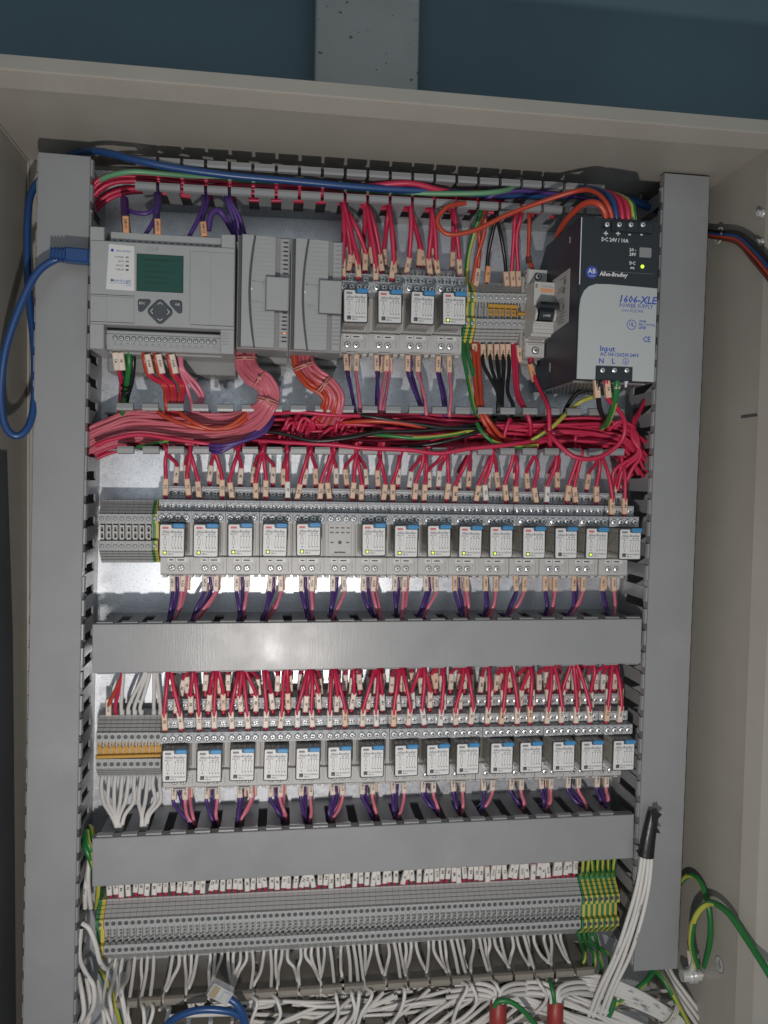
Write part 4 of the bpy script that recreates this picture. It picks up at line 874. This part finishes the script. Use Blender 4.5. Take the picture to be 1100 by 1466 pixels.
pw('orange_wire', 'long orange wire looping below the top duct to the power supply', 'org', [(666.5, 290.5, 66), (650, 293, 70), (638, 298, 72), (626, 316, 72), (641, 335, 72), (680, 329.5, 74), (725, 308, 78), (775, 289, 84), (829, 272.5, 98), (852, 275, 112), (867, 289, 122), (875, 305, 122), (876, 318, 120)], 2.1)
pw('red_wire', 'thick orange red wire rising behind the power supply to its terminals', 'org', [(797, 340, 60), (806, 322, 80), (820, 305, 100), (838, 291, 116), (855, 291, 124), (866, 303, 124), (867, 318, 120)], 2.6)
for q, (k, nm, x, sx) in enumerate((('bluew', 'blue', 885, 875), ('red', 'red', 893, 886), ('red', 'dark red', 902, 894), ('yel', 'yellow', 911, 903))):
    pw(nm.replace(' ', '_')+'_wire', nm+' wire bending down into the power supply output terminals', k, [(830+q*5, 268+q*2, 70), (858+q*7, 272+q*2, 100), (876+q*9, 284+q*2, 118), (882+q*8.5, 304, 122), (883+q*8.5, 318, 120)], 2.2, (), 'green' if k == 'yel' else None)
# --- controller wires
pw('violet_wire', 'thick violet bundle from the top duct behind marker 24DC+, left', 'viol', [(178, 285, 52), (179, 300, 64), (180, 318, 76), (182, 336, 80)], 3.4, [(180, 309.5, 86, 181, 333.5, '24DC+', 'ora')])
pw('violet_wire', 'violet bundle to the controller behind the second 24DC+ marker', 'viol', [(226, 270, 50), (226, 290, 64), (224, 310, 76), (226, 340, 80)], 3.0, [(226, 313.5, 86, 226.5, 335.5, '24DC+', 'ora')])
pw('violet_wire', 'violet wire looping between the two left bundles above the controller', 'viol', [(182, 300, 66), (196, 305, 72), (214, 304, 72), (228, 290, 66)], 1.8)
pw('violet_wire', 'violet wire slanting from the second bundle to the controller', 'viol', [(228, 296, 66), (220, 316, 76), (208, 336, 80)], 1.8)
pw('violet_wire', 'violet wire behind the third marker 24DC+ above the controller', 'viol', [(290, 272, 50), (292, 290, 64), (283, 315, 76), (270, 340, 80)], 1.8)
pw('violet_wire', 'violet wire with marker 24DC+ dropping straight to the controller', 'viol', [(296, 272, 50), (297, 288, 60), (290, 316, 74), (294, 340, 80)], 2.0, [(291, 317.5, 84, 293, 338.5, '24DC+', 'ora')])
pw('violet_wire', 'violet loop arching right of the third marker above the controller', 'viol', [(298, 330, 76), (302, 308, 76), (312, 301, 74), (322, 311, 70), (335, 334, 58)], 2.6)
for q in range(3):
    pw('violet_wire', 'violet wire slanting down to the input module, %s of three' % ORD[q], 'viol', [(322+q*3, 272, 50), (325+q*3, 288, 62), (332+q*5, 308, 62), (337+q*6, 330, 58), (338+q*7, 345, 50)], 1.7)
for q, (x, k, nm, s) in enumerate(((166, 'white', 'red', '1A'), (174, 'red', 'black', 'N'))):
    pw(nm+'_wire', '%s wire marked %s under the left end of the controller' % (nm, s), 'red' if nm == 'red' else 'black', [(x-1, 500, 70), (x, 515, 70), (x+6, 538, 58), (174+q*3, 552, 46), (172+q*4, 575, 44), (171+q*5, 600, 36)], 1.7, [(x-1, 504.5, 72, x+2, 530, s, 'crm' if q else 'crm')])
pw('green_wire', 'green wire taped to the others under the controller', 'green', [(184, 500, 68), (185, 520, 66), (182, 545, 56), (180, 560, 46), (176, 585, 46), (176, 602, 36)], 2.6)
pw('green_wire', 'dark green wire behind the brighter one under the controller', 'black', [(190, 500, 60), (191, 522, 58), (188, 548, 50), (182, 570, 44), (178, 600, 36)], 2.2)
pw('cable_lacing', 'frayed black lacing round the wires under the controller', 'black', [(174, 552, 52), (180, 556, 56), (188, 553, 50), (182, 562, 52), (174, 560, 50), (180, 568, 50), (186, 564, 48)], .9, cat='lacing')
for q, (x, s) in enumerate(((208, 'O:0/0'), (224, 'O:0/1'), (243, 'O:0/2'))):
    for j in range(2):
        pw('orange_wire' if j == 0 else 'red_wire', '%s wire at the %s marker under the controller' % (('orange', 'red')[j], ORD[q]), ('org', 'red')[j], [(x-2+j*5, 502, 70), (x-1+j*5, 515, 72), (x+5+j*3, 537, 64), (x+26-q*5+j*4, 552, 52), (238+q*9+j*4, 578, 58), (240+q*8+j*4, 597, 46), (246+q*8+j*4, 606, 30)], 2.0, [(x+3, 507, 76, x+9, 534.5, s, 'crm')] if j == 0 else [])
for q in range(3):
    pw('pink_wire', 'pink wire slanting right under the controller, %s of three' % ORD[q], 'rose', [(256+q*2, 505, 60), (258+q*2, 528, 60), (266+q*8, 550, 52), ((272, 286, 291)[q], 568, 50), ((276, 280, 284)[q], 584, 54), (274+q*5, 600, 40)], 1.7)
# --- open duct in the middle: pink harness, orange harness, red mass
random.seed(33)
def perp(path, d, dh):
    out = []
    for i, p in enumerate(path):
        a, b = path[max(0, i-1)], path[min(len(path)-1, i+1)]; L = math.hypot(b[0]-a[0], b[1]-a[1]) or 1
        w = p[3] if len(p) > 3 else 1
        out.append((p[0]-(b[1]-a[1])/L*d*w, p[1]+(b[0]-a[0])/L*d*w, p[2]+dh*(p[4] if len(p) > 4 else 1)))
    return out
pk = [(351, 494, 56, 1), (351, 508, 60, 1), (353, 524, 64, 1), (363, 538, 70, 1), (378, 548, 72, 1), (386, 564, 72, 1), (381, 582, 72, 1.0), (364, 599, 62, 1.25), (335, 611, 52, 1.6), (290, 615, 48, 1.75), (240, 613, 46, 1.8), (190, 610, 44, 1.8), (160, 617, 42, 1.5), (128, 630, 40, 1.3), (100, 650, 38, 1)]
PT = []
for i in range(11): PT.append((-12.5+i*2.5, 0))
for i in range(9): PT.append((-10+i*2.5, -3.6))
for q, (d, dh) in enumerate(PT):
    e = [(p[0]+U(-.8, .8), p[1]+U(-1.2, 1.2)*(p[3]), p[2]+U(-1, 1), p[3], p[4] if len(p) > 4 else 1) for p in pk]
    pw('pink_wire', 'pink wire in the tied harness from the input module to the left duct', 'pink', perp(e, d, dh), 1.75, group='pink wires of the left harness', sub=4)
ok = [(432, 498, 56), (433, 512, 60), (437, 528, 66), (450, 543, 70), (466, 553, 70), (477, 568, 70), (475, 586, 66), (468, 602, 52), (455, 622, 34), (440, 636, 26)]
for q in range(20):
    d = (-14+q*2.5) if q < 12 else (-11+(q-12)*3); nm, k = (('pink', 'pink'), ('orange', 'org'), ('pink', 'pink'), ('pink', 'rose'), ('orange', 'org'))[q % 5]
    pw(nm+'_wire', nm+' wire in the tied harness below the output module', k, perp([(a+U(-.7, .7), b+U(-.7, .7), c+U(-1.5, 1.5)) for a, b, c in ok], d, U(-1, 2) if q < 12 else U(-6, -3)), 1.8, group=nm+' wires of the right harness', sub=4)
def ring(name, label, c, d, rx, rh, k, r=.75, n=2):
    "a tie wound round a harness: centre, direction of the harness in the plate plane, half width, half height"
    m = MB(); L = math.hypot(*d); ux, uy = -d[1]/L, d[0]/L
    for j in range(n):
        s = (j-(n-1)/2)*2.0
        m.tube([(d[0]/L*s+ux*rx*math.cos(a), d[1]/L*s+uy*rx*math.cos(a), rh*math.sin(a)) for a in [2*math.pi*i/16 for i in range(17)]], r, k, 6, 2)
    m.box(-1.8, 1.8, -1.6, 1.6, rh-.6, rh+2.2, k, .5)
    tag(m.build(name, None, c), label, 'cable tie', 'cable ties')
def dirp(a, b, h): p, q = at(*a, h), at(*b, h); return (q[0]-p[0], q[1]-p[1])
ring('cable_tie', 'clear tie round the pink harness just under the input module', at(351, 514, 60), dirp((351, 505), (352, 524), 60), 9.6, 6, 'tie')
ring('cable_tie', 'clear tie round the pink harness at its bend', at(372, 543, 71), dirp((363, 538), (378, 550), 71), 9.0, 6, 'tie', n=1)
ring('cable_tie', 'clear tie round the pink harness above the open duct', at(383, 574, 72), dirp((386, 564), (381, 582), 72), 9.4, 6, 'tie')
ring('cable_tie', 'clear tie round the orange harness just under the output module', at(436, 525, 65), dirp((433, 512), (441, 534), 65), 9.8, 6, 'tie')
ring('cable_tie', 'clear tie round the orange harness at its bend', at(464, 552, 71), dirp((450, 543), (475, 564), 71), 9.8, 6, 'tie')
yc = lambda x: yd(D2a, D2b, x)
for q in range(64):   # the thick red run from the right duct
    x1 = 322+U(-4, 10); y0 = yc(300)+U(-13, 12); h0 = U(12, 54); ln = U(60, 420); xe = max(-60, 300-ln)
    P = [(x1+14, y0-22+U(-8, 6), h0-4), (x1-4, y0-8+U(-5, 5), h0+2), (292+U(-8, 8), y0+U(-3, 3), h0+U(0, 5))]
    x = 292
    while x-44 > xe: x -= 44; P.append((x+U(-6, 6), yc(x)+(y0-yc(300))*.9+U(-4, 4), max(8, min(58, h0+U(-7, 7)))))
    P += [(xe-8, yc(xe)-6+U(-4, 4), 40), (slotx(D2a, xe-14), yc(xe)-14, 38)]
    wire('red_wire', 'red wire in the thick run filling the right half of the open duct', 'red', P, U(1.45, 1.8), 'red wires filling the open duct', sub=4)
for q in range(36):   # arches between the harnesses
    xa = U(-2, 60) if q < 20 else U(60, 300); up = U(2, 14); wd = U(8, 34)
    g = slotx(D2a, xa+U(-6, 6))
    P = [(g, yc(xa)-15, 44+U(-6, 6)), (xa+U(-2, 2), yc(xa)-6, 50+U(-8, 8)), (xa+wd*.35, yc(xa)+up, 54+U(-10, 6)), (xa+wd*.9, yc(xa)+up*.7, 50+U(-10, 6)), (xa+wd*1.1, yc(xa)-8, 40), (xa+wd*1.2, yc(xa)-15, 30)]
    wire('red_wire', 'red wire arching inside the open duct', 'red', P, 1.6, 'red wires arching inside the open duct', sub=4)
for q in range(14):   # red floor of the duct on the left, under the pink harness
    y0 = U(-13, -2); h0 = U(8, 30)
    wire('red_wire', 'red wire lying low in the open duct under the pink harness', 'red', [(-166, yc(-150)+y0-14, h0), (-140, yc(-140)+y0-4, h0), (-90, yc(-90)+y0+U(-3, 3), h0+4), (-30, yc(-30)+y0+U(-3, 3), h0+2), (30, yc(30)+y0+U(-4, 8), h0+4), (90, yc(90)+y0+U(-4, 10), h0)], 1.75, 'red wires lying low in the open duct', sub=4)
pw('red_wire', 'long red wire lying along the lower lip of the open duct', 'red', [(352, 630, 50), (420, 634, 60), (480, 637, 66), (520, 641.5, 68), (585, 644, 70), (629, 649, 70), (673, 642, 70), (738, 635.5, 66), (790, 625, 50)], 2.0)
pw('red_wire', 'red wire lying along the lower left edge of the open duct', 'red', [(136, 638, 54), (160, 629, 56), (200, 622, 58), (250, 629, 60), (300, 636, 60), (340, 642, 46)], 2.0)
pw('red_wire', 'red wire crossing straight along the upper lip of the open duct', 'red', [(392, 592, 56), (430, 590, 64), (475, 594, 66), (520, 595, 62), (600, 594, 50), (700, 598, 44)], 1.8)
pw('black_wire', 'black wire crossing the open duct from the violet wires rightward', 'black', [(352, 616, 52), (400, 620, 60), (448, 631, 66), (500, 627, 68), (545, 618, 68), (600, 617, 66), (660, 611, 64), (700, 604, 52)], 1.8)
pw('black_wire', 'black wire sweeping below the other in the open duct', 'black', [(398, 640, 46), (450, 632, 62), (500, 624, 66), (540, 617, 60), (560, 612, 40)], 1.7)
pw('black_wire', 'black wire bundled with the green one in the middle of the open duct', 'black', [(500, 592, 60), (540, 598, 66), (590, 606, 66), (640, 613, 66), (690, 612, 62), (712, 600, 50)], 1.7)
pw('black_wire', 'lowest black wire in the middle of the open duct', 'black', [(560, 640, 50), (610, 637, 62), (650, 629, 66), (690, 616, 64), (706, 600, 50)], 1.7)
pw('earth_wire', 'green and yellow wire lying across the middle of the open duct', 'green', [(520, 620, 56), (560, 624, 64), (600, 627, 67), (650, 622, 66), (690, 612, 60)], 1.9, (), 'yel')
pw('earth_wire', 'green and yellow wire slanting down the middle of the open duct', 'green', [(683, 606, 62), (690, 618, 66), (708, 633, 66), (740, 640, 60), (770, 637, 56)], 1.9, (), 'yel')
pw('orange_wire', 'orange wire lying across the middle of the open duct', 'org', [(482, 606, 50), (520, 603, 62), (560, 604, 66), (610, 611, 64), (650, 613, 54), (690, 622, 40)], 2.0)
pw('earth_wire', 'thin green wire low in the open duct near the left slots', 'green', [(196, 640, 52), (215, 636, 56), (240, 632, 54), (285, 630, 46)], 1.4, (), 'yel')
for q in range(3):
    pw('violet_wire', 'violet wire crossing the open duct under the pink harness, %s of three' % ORD[q], 'viol', [(386+q*3, 590, 50), (380+q*4, 606, 58), (362+q*6, 622, 62), (330+q*4, 640-q*3, 66), (310, 648-q*5, 64), (296-q*10, 640-q*4, 48)], 1.8)
for q in range(2):
    pw('orange_wire', 'orange wire curving over the pink harness, %s of two' % ORD[q], 'org', [(226+q*30, 588, 58), (236+q*28, 596, 62), (262+q*20, 607, 66), (296+q*10, 614, 64), (330, 612-q*3, 62), (352, 600-q*8, 60), (356-q*6, 585, 54)], 2.0)
for q in range(3):
    pw('red_wire', 'red wire rising from the run to the right duct, %s of three' % ORD[q], 'red', [(918+q*3, 588-q*8, 40), (908, 600+q*5, 50), (905+q*4, 625, 56), (918-q*3, 650, 58), (905-q*12, 672, 56), (893-q*8, 700, 50)], 1.9)
# --- top duct
for q in range(9):
    c = U(-5, 6); h = U(14, 50)
    wire('red_wire', 'red wire running along inside the top duct', 'red', [(-168, D1a[1]-8+c*1.5-18, h), (-146, D1a[1]-4+c*1.4-2, h+8), (-118, D1a[1]+c*.9+1, h+4)] + [(x, yd(D1a, D1b, x)+c*.9+U(-1.5, 1.5), h+U(-5, 5)) for x in (-70, -20, 30, 80, 130, 180)] + [(s1(200+q*5), yd(D1a, D1b, 200)-8, 40)], 1.9, 'red wires running inside the top duct', sub=4)
pw('pale_green_wire', 'pale green wire running along the top duct', 'pale', [(132, 266, 48), (150, 254, 58), (185, 246, 64), (230, 248, 60), (320, 256, 48), (430, 265, 46), (560, 275, 56), (660, 277, 66), (715, 274, 68), (752, 264, 50)], 2.3)
pw('blue_cable', 'blue network cable looping at the left and running along the top duct', 'bluew', [(100, 369, 84), (78, 372, 84), (52, 392, 86), (28, 440, 86), (8, 500, 84), (1, 560, 80), (6, 606, 78), (22, 624, 76), (40, 612, 72), (49, 575, 66), (49, 500, 56), (42, 430, 50), (39, 370, 46), (40, 310, 42), (48, 270, 34), (80, 236, 26), (110, 219, 34), (145, 217, 56), (195, 229, 68), (250, 240, 68), (330, 251, 66), (420, 259, 64), (520, 268, 62), (620, 274, 60), (720, 279, 56), (810, 280, 50), (880, 282, 44), (950, 304, 34)], lambda t: 3.0, cat='cable', sub=6, n=9)
b = MB(); b.box(-10, 9, -5.6, 5.6, -4, 5.5, 'bluew', 1.5)
for i in range(5): b.box(-21+i*2.6, -19.5+i*2.6, -4.4-.25*i, 4.4+.25*i, -4, 4.8, 'bluew', 1)
b.box(-21, -9, -3.6, 3.6, -3.2, 3.6, 'bluew', .8)
p = at(113, 367, 86); b2 = tag(b.build('network_plug', None, p, -.04), 'blue booted network plug entering the left side of the controller', 'plug'); MB().box(8, 20, -5.3, 5.3, -3.5, 4, 'clear', .4).build('clear_plug', b2)
pw('blue_cable', 'second dark blue cable along the right half of the top duct', 'bluew', [(560, 276, 30), (650, 283, 40), (740, 281, 44), (830, 279, 42), (900, 284, 36), (952, 300, 28)], 2.4, cat='cable')
pw('violet_wire', 'mauve wire curving along the right half of the top duct', 'viol', [(690, 291, 52), (705, 280, 60), (745, 273, 62), (790, 277, 58), (850, 286, 60), (885, 296, 90)], 2.0)
pw('red_wire', 'red wire bulging out of the top duct above the upper relays', 'red', [(520, 268, 56), (560, 263, 62), (595, 263, 64), (640, 274, 60), (700, 276, 44)], 2.6)
# --- right of the plate: cables to the door, earth loop
for q, (k, nm) in enumerate((('black', 'dark'), ('bluew', 'blue'), ('org', 'orange'), ('brn', 'brown'))):
    pw(nm+'_wire', nm+' wire crossing from the right duct to the cabinet door', k, [(1000, 328+q*2.5, 30), (1028, 332+q*3, 66), (1056, 333+q*5, 96), (1078, 347+q*8.5, 122), (1100, 372+q*9, 146), (1124, 406+q*9, 166)], 1.9 if q < 2 else 1.6)
ring('cable_tie', 'white tie round the wires leaving the right duct', at(1030, 337, 68), (1, -.1), 7, 5.5, 'tiew', n=1)
bx = at(996, 1396, 72)
t = thing('earth_bolt', 'earthing bolt with nuts and ring lugs on the right cabinet wall', 'bolt', (CR, bx[1], 72))
d_ = CR-bx[0]
for nm, a, c, r, n, k in (('bolt_shank', 0, d_+7, 3.0, 10, 'steel'), ('nut', 2, 7, 5.6, 6, 'steel'), ('nut', 13, 20, 5.8, 6, 'steel'), ('washer', 7.2, 8.4, 7, 16, 'steel'), ('washer', 11.6, 12.8, 7, 16, 'steel')):
    MB().tube([(-a, 0, 0), (-(a+c)/2, 0, 0), (-c, 0, 0)], r, k, n, 1).build(nm, t)
for a, k in ((9.2, -1), (10.6, 1)):
    m = MB(); m.tube([(-a-.6, 0, 0), (-a, 0, 0), (-a+.6, 0, 0)], 5.2, 'steel', 14, 1); m.tube([(-a, 3, 0), (-a+k, 14, 3*k), (-a+k*2, 22, 4*k)], 2.8, 'tiew', 8, 3); m.build('ring_lug', t)
pw('earth_wire', 'green and yellow earth wire arching from behind the right duct to the bolt', 'green', [(962, 1290, 20), (975, 1264, 44), (990, 1253, 60), (1006, 1268, 76), (1016, 1305, 88), (1017, 1345, 88), (1009, 1385, 76)], 2.5, (), 'yel')
pw('earth_wire', 'green and yellow earth wire looping from the bolt out to the door', 'green', [(999, 1385, 76), (990, 1350, 84), (996, 1313, 92), (1016, 1293, 104), (1042, 1306, 126), (1070, 1345, 148), (1100, 1392, 172), (1128, 1440, 188)], 2.9, (), 'yel')
sp = at(1029, 1377, 96); s = MB(); c = [(math.cos(2*math.pi*i/20), math.sin(2*math.pi*i/20)) for i in range(20)]
def disc(mm, x, r, k): mm.add([(x, r*a, r*b) for a, b in c], [tuple(range(19, -1, -1))], k)
hS = 100.; yS = sp[1]
disc(s, -.02, 7.2, 'cabd'); disc(s, -.06, 6.5, 'stick'); s.px([(4.5, -.35), (4.5, .35), (0, .35), (0, -.35)][::-1], -.12, -.07, 'ink')
for i, e in enumerate((4, 2.7, 1.4)): s.px([(-i*1.6+.3, -e), (-i*1.6+.3, e), (-i*1.6-.3, e), (-i*1.6-.3, -e)][::-1], -.12, -.07, 'ink')
tag(s.build('earth_sticker', None, (CR-.1, yS, hS)), 'round earth symbol sticker on the right cabinet wall beside the bolt', 'sticker')
# --- taped cable ends and the white cables hanging over the right duct
for q in range(4):
    pw('white_cable', 'white cable hanging from the black tape at lower right, %s from the left' % ORD[q], 'white', [(924+q*3, 1195, 76), (919.5+q*4.6, 1226, 80+(q % 2)*2), (913+q*5.2+U(-1, 1), 1270, 84), (899+q*6+U(-1.5, 1.5), 1320, 84), (880+q*6.6+U(-2, 2), 1370, 82), (858+q*8+U(-3, 3), 1415, 76), (836+q*9+U(-4, 4), 1466, 66), (815+q*10, 1510, 56)], 1.85, cat='cable', group='white cables hanging from the black tape')
m = MB(); m.tube([at(*p) for p in ((925, 1226, 80), (928, 1205, 80), (932, 1182, 79), (936, 1162, 78))], lambda t: 7.6-2.4*t, 'tape', 10, 4, flat=.8)
tp = tag(m.build('tape_wrap'), 'black tape wrapped round the white cable ends on the right duct', 'tape')
m = MB()
m.ph([at(*p, 84)[:2] for p in ((935, 1160), (941, 1158), (943, 1163), (949, 1167), (943, 1174), (941, 1183), (947, 1194), (938, 1193), (934, 1185))][::-1], 82, 83, 'tape'); m.build('loose_tape_end', tp)
m = MB().ph([at(*p, 82)[:2] for p in ((912, 1219), (917, 1217), (921, 1222), (915, 1224))][::-1], 80, 81, 'tape'); m.build('loose_tape_end', tp)
# --- cables along the left duct and the bottom
random.seed(8)
for q, P in enumerate(([(118, 1322, 60), (128, 1330, 62), (137, 1352, 60), (143, 1376, 56), (152, 1387, 44), (160, 1380, 30)], [(116, 1330, 40), (114, 1370, 48), (124, 1395, 56), (134, 1412, 60), (134, 1440, 58), (122, 1462, 50), (112, 1480, 40)], [(112, 1394, 50), (118, 1425, 60), (120, 1450, 62), (112, 1470, 58), (104, 1490, 40)], [(124, 1400, 44), (130, 1440, 52), (124, 1470, 50), (112, 1490, 40)], [(140, 1405, 40), (146, 1430, 50), (150, 1466, 56), (150, 1500, 56)], [(168, 1378, 26), (163, 1402, 44), (157, 1425, 64), (160, 1450, 70), (160, 1490, 64)], [(186, 1376, 26), (182, 1400, 50), (174, 1418, 72), (177, 1440, 76), (181, 1466, 74), (178, 1500, 66)], [(132, 1200, 36), (128, 1230, 44), (126, 1262, 46), (130, 1300, 36)], [(127, 1236, 40), (122, 1275, 46), (122, 1300, 40)])):
    pw('white_cable', 'white cable snaking at the bottom left beside the left duct, %s of nine' % ORD[q], 'white', P, 2.1 if q != 5 else 1.7, cat='cable', group='white cables at the bottom left')
for q, P in enumerate(([(124, 1190, 44), (126, 1205, 52), (132, 1222, 52), (134, 1236, 40)], [(122, 1196, 40), (123, 1214, 50), (131, 1234, 50), (134, 1250, 36)], [(128, 1184, 34), (134, 1196, 44), (134, 1210, 40)])):
    pw('earth_wire', 'green and yellow wire glimpsed beside the left duct, %s of three' % ORD[q], 'green', P, 2.6, (), 'yel')
for q, P in enumerate(([(144, 1390, 30), (152, 1405, 44), (166, 1440, 48), (176, 1480, 40)], [(142, 1250, 30), (141, 1275, 26), (139, 1300, 20)])):
    pw('earth_wire', ('green and yellow wire passing behind the white cables at bottom left', 'yellow wire above the lone left earth terminal')[q], ('green', 'yel')[q], P, 2.4, (), ('yel', 'green')[q])
Y5 = lambda x: q0[1]+(q1[1]-q0[1])*(x-q0[0])/(q1[0]-q0[0])-24
for q in range(96):
    x0 = U(-110, 130) if q % 2 else U(-60, 200); ln = U(90, 240); y0 = U(-46, -4) if q % 3 else U(-66, -26); h0 = U(12, 54); n = 5; sl_ = U(-14, 14)
    P = [(x0+ln*i/n+U(-3, 3), Y5(x0+ln*i/n)+y0+sl_*(i/n-.5)+U(-4, 4), h0+U(-5, 5)) for i in range(n+1)]
    wire('white_cable', 'white cable in the heap along the bottom duct', 'white', P, U(1.45, 1.95), 'white cables heaped in the bottom duct', cat='cable', sub=4)
for q in range(20):
    x0 = 230+U(-40, 20); P = [(x0, Y5(x0)+U(-14, 4), U(40, 54)), (x0+34, Y5(x0)+U(-14, -4), 62), (x0+70, Y5(x0)-18+U(-6, 2), 70), (x0+110+U(0, 20), Y5(x0)-38+U(-10, 0), 74), (x0+160, Y5(x0)-70, 78)]
    wire('white_cable', 'white cable sweeping out of the heap to the lower right corner', 'white', P, U(1.5, 1.9), 'white cables sweeping to the lower right', cat='cable')
for q in range(16):
    x0 = 20+U(-60, 190); P = [(x0+U(60, 90), Y5(x0)+U(-8, 6), 46), (x0+40, Y5(x0)-10, 60), (x0+10, Y5(x0)-20, 70), (x0-40, Y5(x0)-26+U(-6, 6), 76), (x0-100, Y5(x0)-34+U(-8, 8), 70)]
    wire('white_cable', 'white cable curving left out of the bottom duct', 'white', P, U(1.6, 1.95), 'white cables curving left at the bottom', cat='cable')
for q in range(3):
    pw('white_cable', 'white cable dropping from under the duct end at lower right, %s of three' % ORD[q], 'white', [(944+q*6, 1380, 40), (952+q*7, 1400, 50), (972+q*8, 1430, 62), (1000+q*9, 1470, 70), (1020+q*9, 1500, 70)], 2.1, cat='cable')
for q, P in enumerate(([(938, 1372, 44), (934, 1392, 56), (920, 1410, 64), (895, 1428, 66), (870, 1446, 66), (850, 1470, 60)], [(932, 1384, 50), (950, 1402, 62), (966, 1430, 70), (985, 1466, 72)], [(880, 1430, 70), (874, 1450, 70), (862, 1466, 66)])):
    pw('earth_wire', 'green and yellow wire among the white cables at lower right, %s of three' % ORD[q], 'green', P, 2.6, (), 'yel')
for q, (px, py, s) in enumerate(((714, 1438, 'left'), (796, 1436, 'right'))):
    P = [at(px, py, 76), at(px-1, py+20, 80), at(px-2, py+60, 80)]
    m = MB(); m.tube(P, 7.6 if q == 0 else 7.2, 'sleeve', 14, 3); tag(m.build('red_sleeve'), '%s of two red sleeves with white cables coming out of them' % s, 'sleeve', None)
    for j in range(6):
        sd = -1 if j < 3 else 1; e = (j % 3)
        pw('white_cable', 'white cable curving out of the %s red sleeve, %s of six' % (s, ORD[j]), 'white', [(px-6+j*2.4, py+14, 78), (px-6+j*2.4, py-4, 78), (px+sd*(6+e*5), py-22+e*5, 74), (px+sd*(28+e*7), py-30+e*8, 66), (px+sd*(62+e*6), py-28+e*9, 54)], 2.0, cat='cable')
for q in range(16):
    d = U(-16, 22)
    pw('white_cable', 'white cable of the loom running to the lower right corner', 'white', [(U(740, 830), 1412+d*.8+U(-8, 8), 50), (852+U(-8, 8), 1408+d*.8, 62), (905+U(-4, 4), 1424+d*.75, 68), (950, 1448+d*.6, 70), (992, 1478+d*.5, 72), (1025, 1510+d*.5, 70)], U(1.6, 1.85), cat='cable', group='white cables of the lower right loom')
ring('cable_tie', 'clear lacing round the white loom at the lower right corner', at(958, 1452, 70), (1, -.75), 12, 7, 'tiew', .9, 3)
pw('green_wire', 'green wire curving out of the left red sleeve', 'green', [(708, 1442, 80), (714, 1434, 82), (730, 1434, 84), (748, 1446, 84), (766, 1466, 82), (785, 1490, 80)], 2.3)
pw('green_wire', 'green wire curving out of the right red sleeve', 'green', [(794, 1440, 80), (793, 1426, 80), (789, 1410, 74), (786, 1398, 60)], 2.0)
# --- loose network plug at the bottom
p = at(318, 1421, 88); t = thing('network_plug', 'loose clear network plug on a blue cable at the bottom', 'plug', p, -.55)
MB().box(-11, 8, -6, 6, -4, 4.5, 'plug', .6).build('clear_body', t); 
m = MB()
for i in range(8): m.box(-10, -4, -4.6+i*1.3, -3.9+i*1.3, 4.5, 4.8, 'gold')
m.build('gold_contacts', t); MB().box(-9, 9, -2, 2, -7, -4.6, 'plug', .4).build('latch', t); MB().box(0, 6, -4.5, 4.5, 4.5, 5.6, 'plug', .3).build('strain_relief', t)
pw('blue_cable', 'blue cable of the loose network plug arching across the bottom edge', 'bluew', [(326, 1428, 88), (338, 1437, 90), (348, 1452, 90), (352, 1475, 86), (352, 1500, 80)], 3.0, cat='cable', n=9)
pw('blue_cable', 'blue cable arching over the white heap at the bottom', 'bluew', [(232, 1474, 80), (254, 1456, 86), (285, 1446, 88), (320, 1447, 88), (344, 1455, 86), (352, 1480, 84), (352, 1510, 80)], 3.0, cat='cable', n=9)
